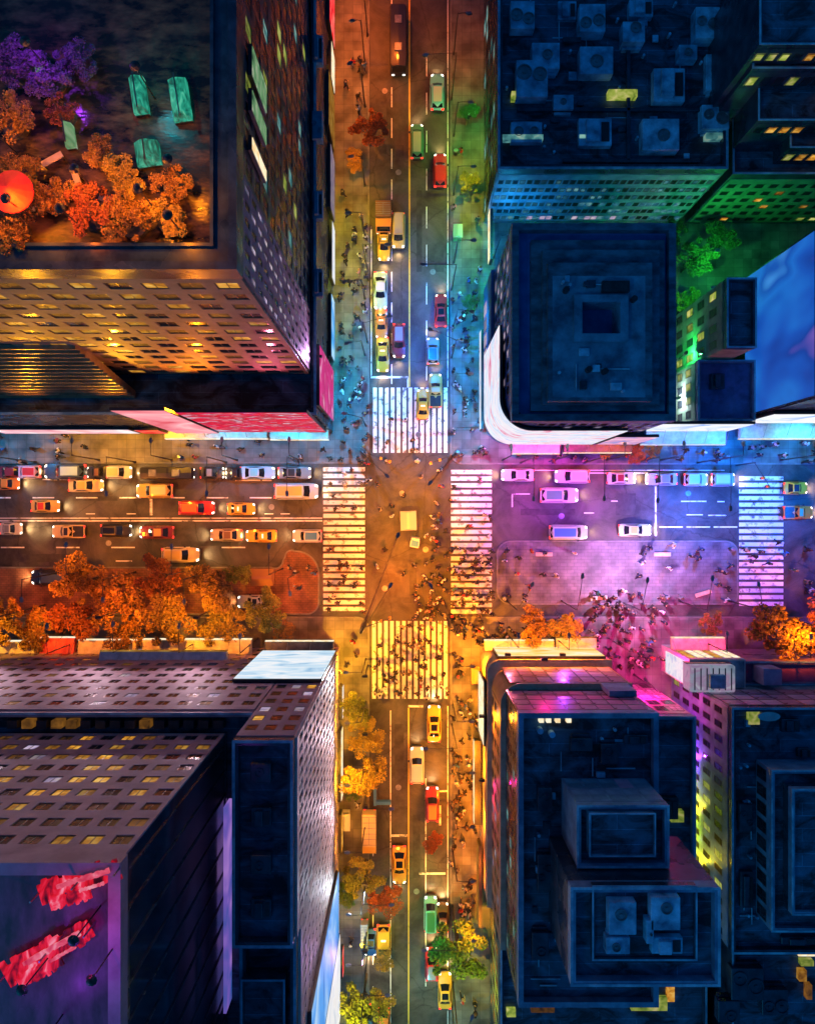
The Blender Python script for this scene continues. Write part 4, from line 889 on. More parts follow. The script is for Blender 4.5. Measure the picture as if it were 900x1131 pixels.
def lamp(px, py, hx, hy, h, col, p, where, z0=KH):
    mlt = {OR: 1.5, GR: 2.0, TE: 2.0, YG: 1.7, C: 1.25, B: 3.0, V: 1.5, MG: 1.25, LV: .55, PK: .65}.get(col, 1.15)
    for w_, q in (('leaves', .6), ('autumn trees', .5), ('bright middle', 5.5), ('left end of the plaza', .7), ('crossing', 2.5), ('far out', 1.3), ('yard', .5), ('long building', .35), ('stepped square', .25), ('in the planted yard', .4), ('southern avenue', 1.9), ('southeast corner', 1.6), ('cream lightbox', 1.9), ('golden trees', 1.8), ('southwest corner', 1.4), ('sidewalk above the big', 1.3), ('crowd', 1.2), ('west road', 1.0), ('cladding', 1.0), ('lightbox', 1.3), ('sidewalk above', 1.4), ('crossing', 1.0), ('pink strip', 1.6), ('pink billboard', 1.5), ('orange tree', .9), ('alley', .45), ('west road', 1.3), ('the cream lightbox', 1.1), ('stretch', 1)):
        if w_ in where: mlt *= q
    p *= mlt
    x, y = X(px), Y(py); dx, dy = X(hx)-x, Y(hy)-y; arm = max(.8, math.hypot(dx, dy))
    cn = {A: 'amber', G: 'golden', OR: 'orange', YG: 'yellow green', GR: 'green', TE: 'teal', C: 'cyan', B: 'blue', V: 'violet', MG: 'magenta', LV: 'lavender', PK: 'pink', W: 'white', LP2: 'pale pink'}[col]
    R = empty('street_lamp', (x, y, z0), math.atan2(dy, dx), 'street lamp casting %s light %s' % (cn, where), 'street lamp', 'street lamps around the crossing')
    for nm, me in zip(('pole', 'arm', 'lamp_head', 'lens'), lampmeshes(h, arm)):
        o = bpy.data.objects.new(nm, me); COL.objects.link(o); o.parent = R
    wide = any(q in where for q in ('alley', 'passage', 'yard', 'long building', 'cladding', 'stepped square', 'gold screen', 'violet roof'))
    l = bpy.data.lights.new('lamp_light', 'POINT' if wide else 'SPOT'); l.energy = p*LP*1000; l.color = col; l.shadow_soft_size = .14
    if not wide: l.spot_size = math.radians(132); l.spot_blend = .8
    lo = bpy.data.objects.new('lamp_light', l); COL.objects.link(lo); lo.parent = R; lo.location = (arm+.25, 0, h-.1)
for args in [
    # northern avenue, west sidewalk
    (403, -20, 398, -20, 9, OR, 5, 'at the very top of the northern avenue, west side'),
    (403, 70, 398, 70, 8.5, OR, 3, 'on the sidewalk above the orange autumn tree'),
    (403, 118, 395, 120, 10, A, 6, 'on the orange autumn tree'),
    (403, 205, 395, 205, 8, A, 3.5, 'on the sidewalk beside the brown parked truck'),
    (403, 262, 392, 262, 8, YG, 3, 'on the sidewalk west of the first two taxis'),
    (403, 330, 388, 332, 8, YG, 2.6, 'on the sidewalk west of the taxi queue'),
    (403, 392, 391, 394, 8, TE, 3, 'on the sidewalk by the north crosswalk, west end'),
    (404, 470, 388, 466, 8, C, 3.2, 'on the northwest corner of the crossing'),
    # northern avenue, east sidewalk
    (501, 60, 510, 60, 8, OR, 1.6, 'at the top of the northern avenue, east side'),
    (501, 150, 512, 150, 8, GR, 1.6, 'on the sidewalk beside the red car'),
    (501, 215, 515, 215, 8, YG, 2.8, 'on the sidewalk below the red car'),
    (501, 290, 515, 290, 8, GR, 2.2, 'on the sidewalk opposite the taxis'),
    (501, 360, 513, 362, 8, TE, 2.4, 'on the sidewalk beside the lower red car'),
    (500, 425, 512, 425, 8, C, 3.2, 'by the north crosswalk, east end'),
    (500, 480, 516, 480, 8, C, 3.0, 'on the northeast corner of the crossing'),
    (498.5, 395, 474, 385, 10, B, 5.5, 'over the lanes above the north crosswalk'),
    (498.5, 320, 468, 320, 10, B, 2.2, 'over the northbound lanes beside the taxi queue'),
    (498.5, 110, 470, 112, 10, A, 1.2, 'over the cyan car'),
    (406, 40, 430, 40, 10, OR, 2.2, 'over the dark bus'),
    (406, 300, 428, 300, 10, G, 1.8, 'over the taxi queue'),
    (406, 378, 430, 372, 10, A, 1.2, 'over the front of the taxi queue'),
    # street, north-west sidewalk
    (22, 508, 22, 494, 8, C, 3.2, 'at the left end of the northwest sidewalk'),
    (110, 508, 110, 495, 8, G, 4.2, 'under the long pink strip sign'),
    (190, 508, 190, 495, 8, G, 3.8, 'under the pink billboard'),
    (262, 508, 262, 494, 8, C, 3.4, 'left of the red corner billboard'),
    (330, 508, 330, 494, 8, C, 3.4, 'under the red corner billboard'),
    # west road
    (40, 510.5, 40, 545, 9.5, A, 2.6, 'over the left end of the west road'),
    (150, 510.5, 150, 545, 9.5, A, 2.8, 'over the middle of the west road'),
    (250, 510.5, 250, 545, 9.5, OR, 2.6, 'over the red and yellow cars of the west road'),
    (330, 510.5, 330, 545, 9.5, A, 2.8, 'over the west road by the crosswalk'),
    (110, 628, 110, 600, 9.5, A, 2.8, 'over the lower lanes of the west road, left'),
    (215, 628, 215, 602, 9.5, G, 3.4, 'over the cream car near the autumn trees'),
    (312, 628, 312, 602, 9.5, A, 3.8, 'over the end of the west road at the brick plaza'),
    # brick plaza and trees
    (30, 700, 30, 690, 10.5, G, 7, 'on the autumn trees at the far left'),
    (95, 705, 95, 680, 10.5, A, 6.5, 'on the autumn trees by the red canopy'),
    (160, 704, 160, 678, 10.5, A, 7.5, 'on the autumn trees by the golden canopy'),
    (225, 704, 225, 680, 10.5, G, 8, 'on the autumn trees by the pale blue canopy'),
    (285, 705, 285, 690, 10.5, A, 5.5, 'on the autumn trees near the white billboard'),
    (70, 632, 70, 650, 10.5, OR, 4.5, 'on the leaves beside the black van'),
    (150, 632, 150, 650, 10.5, OR, 5.5, 'on the leaves above the middle autumn trees'),
    (230, 632, 230, 652, 10.5, A, 6, 'on the leaves near the brown cart'),
    (330, 632, 332, 645, 9, OR, 3.5, 'on the rounded end of the brick plaza'),
    # crossing
    (403, 505, 428, 528, 10, A, 2.0, 'over the northwest quarter of the crossing'),
    (497, 508, 474, 535, 10, A, 4.5, 'over the northeast quarter of the crossing'),
    (404, 686, 432, 640, 10, OR, 4.5, 'over the southwest quarter of the crossing'),
    (500, 686, 474, 640, 10, A, 5.0, 'over the southeast quarter of the crossing'),
    (404, 684, 440, 590, 11, G, 2.4, 'far out over the middle of the crossing'),
    # southern avenue
    (404, 728, 390, 728, 8, G, 3.8, 'on the southwest corner of the crossing'),
    (404, 775, 392, 776, 9.5, G, 4.0, 'on the yellow green tree'),
    (404, 836, 392, 838, 9.5, G, 4.4, 'between the golden trees'),
    (404, 905, 392, 905, 9.5, A, 2.6, 'on the sidewalk beside the white truck'),
    (404, 965, 394, 965, 10, G, 4.2, 'on the green and orange trees'),
    (404, 1025, 392, 1025, 8, C, 1.3, 'on the sidewalk beside the blue car'),
    (404, 1072, 396, 1085, 11, YG, 4.0, 'on the olive tree at the bottom'),
    (500, 722, 514, 722, 8, A, 5.5, 'on the southeast corner of the crossing'),
    (500, 778, 513, 778, 8, G, 5.0, 'on the sidewalk beside the gold cladding'),
    (500, 830, 514, 830, 8, A, 4.6, 'by the long cream lightbox'),
    (500, 885, 514, 885, 8, A, 4.2, 'by the lower end of the cream lightbox'),
    (500, 940, 514, 940, 8, OR, 4.0, 'on the crowd by the orange sapling'),
    (500, 1000, 515, 1000, 8, A, 4.0, 'on the sidewalk above the big green tree'),
    (500, 1085, 512, 1060, 11.5, YG, 5.0, 'on the big green tree'),
    (499, 800, 470, 800, 10, A, 3.2, 'over the orange yellow taxi and the white car'),
    (406, 860, 432, 860, 10, A, 1.8, 'over the left lanes of the southern avenue'),
    (406, 955, 432, 955, 10, A, 1.4, 'over the single taxi of the southern avenue'),
    (499, 1000, 468, 1000, 10, GR, 1.3, 'over the green van'),
    (499, 1110, 475, 1110, 9, TE, .8, 'at the bottom of the southern avenue'),
    (406, 1050, 428, 1050, 9, G, 1.6, 'over the lowest taxis'),
    # east road and plaza
    (555, 508, 555, 502, 8, MG, 5, 'under the curved white billboard'),
    (612, 508, 612, 502, 8, MG, 5, 'left of the orange shrubs'),
    (670, 508, 670, 498, 8, OR, 3.8, 'on the orange shrubs of the northeast sidewalk'),
    (730, 508, 730, 498, 8, C, 1.3, 'under the blue white billboard'),
    (790, 508, 790, 498, 8, B, 3.2, 'on the northeast sidewalk near the far crosswalk'),
    (862, 508, 862, 498, 8, C, 4, 'at the right end of the northeast sidewalk'),
    (575, 511, 575, 550, 10, V, 5.5, 'over the violet end of the east road'),
    (645, 511, 645, 550, 10, V, 6, 'over the middle of the east road'),
    (700, 511, 698, 552, 10, V, 1.8, 'over the east road before the white line'),
    (770, 511, 770, 560, 10, B, 11, 'over the blue end of the east road'),
    (885, 511, 885, 560, 10, B, 6, 'over the road at the right edge'),
    (560, 664, 574, 640, 9, PK, 3.5, 'on the left end of the plaza'),
    (620, 664, 625, 632, 9, PK, 3.2, 'on the plaza beside the green yellow van'),
    (684, 664, 690, 636, 9, LV, 7.5, 'on the bright middle of the plaza'),
    (750, 664, 755, 634, 9, LV, 4.5, 'on the right half of the plaza'),
    (806, 664, 802, 640, 9, PK, 1.6, 'on the right end of the plaza'),
    (880, 690, 880, 640, 10, V, 2.6, 'over the lower road at the right edge'),
    (560, 700, 560, 690, 10, A, 6.5, 'on the crowd in front of the gold screen'),
    (610, 702, 610, 690, 10, A, 7, 'on the orange trees in front of the gold screen'),
    (672, 705, 690, 705, 9, MG, 6, 'on the magenta passage between the two southeast buildings'),
    (700, 745, 690, 735, 9, MG, 5, 'deep in the magenta passage'),
    (770, 706, 770, 690, 9, MG, 2.8, 'on the sidewalk before the lightbox podium'),
    (845, 708, 845, 690, 11, A, 9, 'on the big orange tree at the right'),
    (893, 708, 890, 695, 11, A, 7, 'on the orange tree at the right edge'),
    # yard and alleys
    (752, 300, 762, 300, 8, GR, 5, 'in the planted yard, upper part'),
    (770, 338, 762, 338, 8, GR, 4.5, 'in the planted yard, lower part'),
    (728, 408, 733, 404, 7, GR, 6, 'beside the stepped square tower'),
    (722, 450, 728, 448, 6, W, 3.0, 'on the low wall beside the violet roof'),
    (545, 285, 552, 285, 8, C, 7, 'on the teal front of the long building'),
    (728, 800, 728, 812, 8, V, 5, 'in the alley behind the magenta passage'),
    (728, 880, 728, 868, 8, YG, 7, 'in the yellow alley'),
    (736, 925, 728, 922, 8, YG, 7, 'at the lower end of the yellow alley'),
]: lamp(*args)

# lamps added to light the brown tower's terrace and the setback tower's roof
def roof_lamp(px, py, h, col, p, label, top=None, z=None, hh=3.4):
    z = h if z is None else z
    R = empty('terrace_lamp', (X(px, h), Y(py, h), z), 0, label, 'terrace lamp', 'terrace lamps on the roofs')
    MB().tube((0, 0, 0), (0, 0, hh), .05, .04, 8).obj('post', M['black'], R)
    MB().loft([[(math.cos(t)*r, math.sin(t)*r, q) for t in [PI*i/5 for i in range(10)]] for r, q in ((.1, hh+.02), (.32, hh+.1), (.2, hh+.28), (.05, hh+.34))]).obj('lamp_shade', M['black'], R)
    l = bpy.data.lights.new('lamp_light', 'POINT'); l.energy = p*LP*620; l.color = col; l.shadow_soft_size = .1
    o = bpy.data.objects.new('lamp_light', l); COL.objects.link(o); o.parent = R; o.location = (0, 0, hh-.12)
for a in [(40, 245, 53, A, 2.6, 'terrace lamp among the orange shrubs at the left of the tower roof'), (110, 215, 53, A, 2.4, 'terrace lamp in the middle of the tower roof terrace'), (175, 235, 53, A, 2.8, 'terrace lamp among the orange shrubs near the tower parapet'),
          (205, 205, 53, A, 1.6, 'terrace lamp by the right parapet of the tower roof'), (20, 170, 53, A, 1.6, 'terrace lamp above the red parasol on the tower roof'), (95, 255, 53, OR, 2.0, 'terrace lamp at the front parapet of the tower roof'),
          (60, 85, 53, V, 1.4, 'violet terrace lamp by the heather bed on the tower roof'), (172, 110, 53, TE, 1.2, 'teal terrace lamp between the glass lanterns on the tower roof'), (205, 262, 53, A, 1.2, 'terrace lamp in the front right corner of the tower roof')]: roof_lamp(*a, z=53.1)
for a in [(112, 1000, 57, MG, .6, 'magenta roof lamp behind the upper red neon row'), (60, 1050, 57, V, .55, 'violet roof lamp between the two neon rows'), (130, 1040, 57, V, .55, 'violet roof lamp right of the lower neon row'), (70, 1120, 57, V, .55, 'violet roof lamp below the lower neon row')]: roof_lamp(*a, z=57.1)
# floodlights added to brighten the walls, on terraces and masts
def flood(px, py, h, z, col, p, label, target, mast=0, cone=140):
    R = empty('floodlight', (X(px, h), Y(py, h), z), 0, label, 'floodlight', 'floodlights on the terraces')
    MB().box(-.25, .25, -.1, .1, 0, .12).tube((0, 0, .1), (0, 0, .5), .04, .04, 6).obj('bracket', M['black'], R)
    MB().box(-.35, .35, -.15, .15, .45, .8).obj('housing', M['black'], R, bevel=.03)
    l = bpy.data.lights.new('lamp_light', 'SPOT'); l.energy = p*LP*1000; l.color = col; l.spot_size = math.radians(cone); l.spot_blend = 1; l.shadow_soft_size = .3
    if mast: MB().tube((0, 0, -mast), (0, 0, 0), .12, .07, 8).obj('mast', M['black'], R)
    o = bpy.data.objects.new('lamp_light', l); COL.objects.link(o); o.parent = R; o.location = (0, 0, 1.0)
    d = Vector(target)-(R.location+Vector((0, 0, 1))); o.rotation_euler = d.to_track_quat('-Z', 'Y').to_euler()
for i, a in enumerate([40, 130, 220, 300]):
    flood(a, 452, POD, POD+.1, [G, G, A, PK][i], [17, 15, 10, 4][i], ['floodlight at the left of the podium edge facing the brown tower', 'second floodlight from the left on the podium edge facing the brown tower', 'third floodlight from the left on the podium edge facing the brown tower', 'floodlight at the podium corner facing the brown tower'][i], (X(a, POD), ty0, 42))
for i, a in enumerate([50, 150, 245]):
    flood(a, 668, 0, 11.5, LP2, 5.5, ['pale pink floodlight mast among the leftmost autumn trees', 'pale pink floodlight mast in the middle of the autumn trees', 'pale pink floodlight mast beside the olive tree of the brick plaza'][i], (X(a), SW0, 22), 11.5-KH, 120)
for i, c in enumerate([735, 795, 870, 950, 1020]):
    flood(406, c, 0, 6.0, [W, LP2, LP2, W, LV][i], 6.5, ['white floodlight mast at the kerb aimed at the pale corner building near the crossing', 'pale pink floodlight mast at the kerb by the yellow green tree', 'pale pink floodlight mast at the kerb by the wide golden tree', 'white floodlight mast at the kerb above the red orange tree', 'lavender floodlight mast at the kerb near the blue car'][i], (X(375), Y(c), 24), 6-KH, 110)
flood(560, 722, 10.4, 10.42, PK, 1.5, 'pink floodlight on the lower terrace of the rounded gold building', (X(580), Y(719), 17))
flood(620, 722, 10.4, 10.42, V, 1.5, 'violet floodlight on the lower terrace of the rounded gold building', (X(620), Y(719), 17))
flood(531.5, 860, 10.4, 10.42, MG, 2.5, 'magenta floodlight on the avenue side terrace of the rounded gold building', (X(533), Y(880), 18))
flood(531.5, 790, 10.4, 10.42, A, 4, 'amber floodlight on the avenue side terrace of the rounded gold building', (X(533), Y(780), 18))
flood(600, 727, 19.4, 19.4, MG, 1.5, 'magenta floodlight on the upper terrace of the rounded gold building', (X(600), Y(724), 28))
flood(353, 395, POD, POD+.1, LV, 5, 'lavender floodlight on the podium facing the east side of the brown tower', (tx1, Y(395, POD)+2, 42))

# ------------------------------------------------------------------ trees
LEAF = {'orange': leafmat('orange_leaves', [(.05, .024, .01), (.17, .08, .018), (.36, .18, .03), (.38, .27, .05)]),
        'red': leafmat('red_orange_leaves', [(.07, .02, .012), (.28, .07, .02), (.38, .13, .03)]),
        'gold': leafmat('golden_leaves', [(.08, .07, .02), (.34, .22, .03), (.45, .30, .05)]),
        'olive': leafmat('olive_leaves', [(.04, .06, .015), (.17, .19, .03), (.34, .29, .05)]),
        'green': leafmat('green_leaves', [(.02, .05, .018), (.06, .13, .03), (.14, .2, .05)]),
        'purple': leafmat('heather', [(.04, .02, .05), (.10, .05, .13), (.16, .10, .18)])}
def crownmesh(seed, n=4300):
    rn = random.Random(seed); bm = bmesh.new()
    lobes = [(Vector((0, 0, .05)), .45), (Vector((.1, -.1, .2)), .35)]
    for i in range(22):
        t = rn.random()*2*PI; q = rn.random()
        lobes.append((Vector((math.cos(t)*(.35+.62*q), math.sin(t)*(.35+.62*q), rn.uniform(-.45, .45)*(1.2-q*.6))), rn.uniform(.13, .36)))
    for i in range(n):
        c, r = rn.choice(lobes)
        d = Vector((rn.gauss(0, 1), rn.gauss(0, 1), rn.gauss(0, 1))).normalized()
        p = c+d*r*(rn.random()**.35); p.z *= .8
        s_ = rn.uniform(.018, .046)
        m_ = Matrix.Rotation(rn.random()*2*PI, 3, 'Z') @ Matrix.Rotation(rn.gauss(0, .7), 3, 'X') @ Matrix.Rotation(rn.gauss(0, .7), 3, 'Y')
        v = [bm.verts.new(p+m_ @ Vector(q)*s_) for q in ((-1, -.6, 0), (.2, -1, .15), (1.2, 0, 0), (.2, 1, .15), (-1, .6, 0))]
        bm.faces.new(v)
    me = bpy.data.meshes.new('crown'); bm.to_mesh(me); bm.free(); return me
CR = [crownmesh(i+1) for i in range(5)]
def trunkmesh(seed):
    rn = random.Random(seed); b = MB(); b.tube((0, 0, 0), (.03, .02, 1.0), .075, .05, 8)
    for i in range(6):
        t = i*PI/3+rn.random(); q = Vector((math.cos(t)*.5, math.sin(t)*.5, 1.45+rn.random()*.4))
        b.tube((.03, .02, .8+.05*i), q, .035, .012, 6)
        b.tube(q*.7+Vector((0, 0, .3)), q*1.2+Vector((rn.gauss(0, .15), rn.gauss(0, .15), .2)), .014, .006, 5)
    me = b.mesh('trunk'); me.materials.append(M['trunk']); return me
TR = [trunkmesh(i) for i in range(3)]
tree_i = [0]
def tree(px, py, rp, kind, label, z0=KH, grp='street trees', hang=1.0, name='street_tree', cat='tree', h=None):
    i = tree_i[0]; tree_i[0] += 1
    r = rp*S*(.80 if cat == 'tree' and 600 < py < 720 and px < 340 else .97)
    R = empty(name, (X(px, z0+3), Y(py, z0+3), z0), i*2.4, label, cat, grp)
    t = bpy.data.objects.new('trunk', TR[i % 3]); COL.objects.link(t); t.parent = R; s_ = max(r*.85, .6)*hang; t.scale = (s_, s_, s_*1.35)
    src = CR[i % 5]
    if not src.materials: src.materials.append(None)
    c = bpy.data.objects.new('crown', src); COL.objects.link(c); c.parent = R
    c.location = (0, 0, s_*2.15); c.scale = (r, r, r*.9)
    c.material_slots[0].link = 'OBJECT'; c.material_slots[0].material = LEAF[kind]
for a in [
    (408, 148, 20, 'red', 'red orange autumn tree on the west sidewalk of the northern avenue'), (389, 176, 13, 'gold', 'small yellow tree beside the red orange one on the northern avenue'),
    (520, 200, 12, 'olive', 'olive tree on the east sidewalk beside the red car'), (518, 120, 11, 'green', 'dark green tree on the east sidewalk by the cyan car'), (520, 332, 9, 'green', 'small green tree on the east sidewalk opposite the taxi queue'),
    (12, 680, 34, 'orange', 'orange tree at the far left edge of the brick plaza'), (45, 692, 28, 'orange', 'orange tree above the cream canopy at the far left'), (98, 640, 32, 'orange', 'orange tree right of the black van'),
    (88, 684, 30, 'red', 'red orange tree above the red canopy'), (138, 662, 34, 'orange', 'wide orange tree in the middle of the tree row'), (182, 636, 30, 'red', 'red orange tree under the cream car'),
    (140, 700, 26, 'orange', 'low orange tree at the golden canopy'), (192, 684, 34, 'orange', 'orange tree left of the golden canopy end'), (236, 648, 32, 'orange', 'orange tree near the brown cart'),
    (250, 690, 28, 'gold', 'golden tree over the pale blue canopy'), (296, 672, 28, 'olive', 'olive tree beside the white dark car'), (262, 632, 18, 'olive', 'small olive tree below the yellow cars'),
    (312, 700, 16, 'orange', 'small orange tree by the white corner billboard'),
    (586, 690, 20, 'orange', 'orange tree before the gold screen, left'), (624, 694, 17, 'gold', 'golden tree before the gold screen, right'), (786, 688, 14, 'olive', 'small olive tree before the lightbox podium'),
    (848, 688, 34, 'orange', 'big orange tree at the right before the magenta roof'), (893, 690, 30, 'red', 'red orange tree at the right edge'),
    (672, 497, 9, 'gold', 'small golden tree on the northeast sidewalk'), (702, 500, 12, 'red', 'small red orange tree on the northeast sidewalk'), (725, 496, 9, 'orange', 'small orange tree on the northeast sidewalk'),
    (397, 782, 20, 'olive', 'yellow green tree on the southwest sidewalk below the crossing'), (402, 812, 20, 'gold', 'golden tree second from the crossing on the southwest sidewalk'), (403, 850, 24, 'gold', 'wide golden tree above the blue frame'),
    (388, 872, 13, 'green', 'small green tree beside the wide golden one'), (402, 962, 22, 'olive', 'olive tree above the red orange one on the southern avenue'), (386, 988, 14, 'green', 'green tree beside the red orange one on the southern avenue'),
    (424, 988, 19, 'red', 'red orange tree on the southern avenue beside the taxi'), (403, 1092, 28, 'olive', 'wide olive tree at the bottom of the southwest sidewalk'), (424, 1066, 11, 'gold', 'small golden tree below the orange taxi'),
    (507, 1045, 33, 'green', 'big round green tree on the southeast sidewalk', KH, 'street trees', .62), (480, 934, 12, 'red', 'small red orange tree in the roadside bay of the southern avenue'),
    (765, 285, 20, 'green', 'green tree in the middle of the yard'), (795, 262, 18, 'green', 'green tree at the right of the yard'), (760, 330, 13, 'olive', 'small olive tree at the yard foot'), (745, 255, 14, 'green', 'green tree at the left of the yard'),
]: tree(*a)
def shrub(px, py, rp, kind, label, h=53.1, name='terrace_shrub', cat='shrub', grp='planted shrubs on the roof terrace'):
    i = tree_i[0]; tree_i[0] += 1
    r = rp*S*k(h)
    R = empty(name, (X(px, h), Y(py, h), h), i*1.7, label, cat, grp)
    b = MB().prism([(r*.6*math.cos(t*PI/6), r*.6*math.sin(t*PI/6)) for t in range(12)], 0, .45); b.obj('planter', M['darktop'], R)
    src = CR[i % 5]
    c = bpy.data.objects.new('foliage', src); COL.objects.link(c); c.parent = R; c.location = (0, 0, .45+r*.5); c.scale = (r, r, r*.8)
    c.material_slots[0].link = 'OBJECT'; c.material_slots[0].material = LEAF[kind]
for a in [(30, 190, 22, 'orange', 'orange shrub beside the red parasol'), (20, 140, 24, 'orange', 'amber shrub above the red parasol at the left edge'), (62, 222, 26, 'orange', 'orange shrub right of the red parasol'), (20, 258, 26, 'orange', 'orange shrub in the front left corner of the terrace'),
          (108, 240, 28, 'red', 'red orange shrub at the middle of the front parapet'), (140, 205, 24, 'gold', 'golden shrub at the centre of the terrace'), (150, 250, 26, 'orange', 'bright orange shrub left of the front right corner'), (190, 248, 22, 'gold', 'golden shrub in the front right corner of the terrace'),
          (195, 210, 20, 'orange', 'orange shrub by the right parapet'), (75, 130, 18, 'red', 'dull red shrub at the upper left of the terrace'), (118, 175, 18, 'orange', 'small orange shrub below the glass lanterns'), (60, 90, 26, 'purple', 'purple heather bush at the upper left of the terrace'), (25, 80, 24, 'purple', 'purple heather bush at the left edge of the terrace'),
          (95, 75, 20, 'purple', 'small purple heather bush above the terrace middle')]: shrub(*a)
# green lit glass lanterns, parasol and benches on the terrace
M['tealglow'] = lit('teal_glow_glass', [(.003, .03, .02), (.01, .2, .13), (.03, .5, .32), (.15, .8, .5)], .75, 1.3, (2, .8, 1), var=.2, detail=5, dist=1.2)
M['greyglow'] = lit('pale_green_glow', [(.03, .08, .05), (.2, .45, .2), (.7, .75, .55)], .6, 1.0)
def lantern(px, py, sx, sy, label, m):
    h = 54; R = empty('glass_lantern', (X(px, h), Y(py, h), 53.1), .15, label, 'roof lantern', 'lit glass roof lanterns on the brown tower')
    a, c = sx*S*k(h)/2, sy*S*k(h)/2
    b = MB(); b.loft([[(-a, -c, 0), (a, -c, 0), (a, c, 0), (-a, c, 0)], [(-a, -c, .5), (a, -c, .5), (a, c, .5), (-a, c, .5)], [(-a*.25, -c*.8, 1.1), (a*.25, -c*.8, 1.1), (a*.25, c*.8, 1.1), (-a*.25, c*.8, 1.1)]])
    b.obj('glazing', m, R)
    f = MB(); f.box(-.04, .04, -c, c, 1.1, 1.17)
    for i in range(4): f.box(-a, a, -c+2*c*i/3-.03, -c+2*c*i/3+.03, .0, .2)
    f.obj('glazing_bar', M['black'], R)
for a in [(150, 100, 16, 40, 'upright teal glass lantern at the left of the pair on the terrace', 'tealglow'), (196, 105, 20, 46, 'upright teal glass lantern at the right of the pair on the terrace', 'tealglow'), (160, 165, 26, 26, 'square teal glass lantern below the upright pair', 'tealglow'),
          (72, 145, 10, 26, 'slim pale green glass lantern at the left of the terrace', 'greyglow'), (40, 72, 8, 8, 'tiny pale green lantern by the heather bush', 'greyglow')]: lantern(*a[:5], M[a[5]])
# pale green light screens fixed to the east parapet of the brown tower
for i, (a, c, l_) in enumerate([(259, 118, 24), (262, 75, 34), (258, 165, 16)]):
    R = empty('parapet_screen', (tx1+.2, Y(c, 50), 46), 0, ['pale green screen hanging near the middle of the tower east side', 'long pale green screen hanging high on the tower east side', 'short cream screen hanging below the pale green ones'][i], 'screen', 'screens on the tower east side')
    q = l_*S*k(50)/2
    MB().box(0, .25, -q, q, 0, 5).obj('casing', M['black'], R); MB().box(.254, .3, -q+.1, q-.1, .1, 4.9).obj('screen_panel', [M['greyglow'], M['greyglow'], M['creamsign']][i], R)
h = 55.2
R = empty('parasol', (X(14, h), Y(212, h), 53.1), 0, 'red round parasol at the left edge of the roof terrace', 'parasol')
M['redcloth'] = pm('red_cloth', (.5, .015, .015), (.62, .03, .025), 2, .7)
r = 24*S*k(h)
MB().loft([[(math.cos(t*PI/8)*q, math.sin(t*PI/8)*q, z) for t in range(16)] for q, z in ((r, 2.1), (r*1.0, 2.2), (r*.5, 2.5), (.05, 2.75))]).obj('canopy', M['redcloth'], R)
MB().tube((0, 0, 0), (0, 0, 2.6), .04, .04, 8).obj('pole', M['steel'], R)
for i, (a, c, rz) in enumerate([(62, 180, .5), (90, 205, 1.9), (125, 225, 2.8), (48, 232, .2)]):
    R = empty('terrace_bench', (X(a, 53), Y(c, 53), 53.1), rz, ['wooden bench above the terrace middle', 'wooden bench left of the golden shrub', 'wooden bench by the front parapet shrubs', 'wooden bench beside the red parasol'][i], 'bench', 'benches on the roof terrace')
    MB().box(-.7, .7, -.2, .2, .4, .47).obj('seat', M['goldwall'], R); 
    for s_ in (-.6, .6): MB().box(s_-.05, s_+.05, -.18, .18, 0, .397).obj('leg', M['black'], R)

# ------------------------------------------------------------------ vehicles
def paint(c, name):
    m, t, b = newmat(name); b.inputs['Base Color'].default_value = (*c, 1); b.inputs['Roughness'].default_value = .32
    b.inputs['Coat Weight'].default_value = .5; b.inputs['Coat Roughness'].default_value = .08
    n = t.nodes.new('ShaderNodeTexNoise'); n.inputs['Scale'].default_value = 2.2; n.inputs['Detail'].default_value = 5
    tc = t.nodes.new('ShaderNodeTexCoord'); t.links.new(tc.outputs['Object'], n.inputs['Vector'])
    r = t.nodes.new('ShaderNodeMapRange'); r.inputs[3].default_value = .2; r.inputs[4].default_value = .5
    t.links.new(n.outputs['Fac'], r.inputs[0]); t.links.new(r.outputs[0], b.inputs['Roughness']); return m
PC = {'taxi': (.78, .40, .03), 'cream': (.58, .46, .26), 'white': (.56, .56, .58), 'black': (.015, .016, .02), 'red': (.55, .02, .02), 'maroon': (.2, .02, .03), 'blue': (.05, .2, .5), 'paleblue': (.35, .55, .7), 'cyan': (.15, .55, .65),
      'grey': (.22, .24, .26), 'silver': (.36, .38, .41), 'green': (.08, .3, .14), 'palegreen': (.42, .55, .32), 'brown': (.2, .1, .04), 'orange': (.7, .22, .03), 'navy': (.03, .06, .14), 'gold': (.6, .4, .1), 'pink': (.7, .4, .5)}
PM = {n: paint(c, n+'_paint') for n, c in PC.items()}
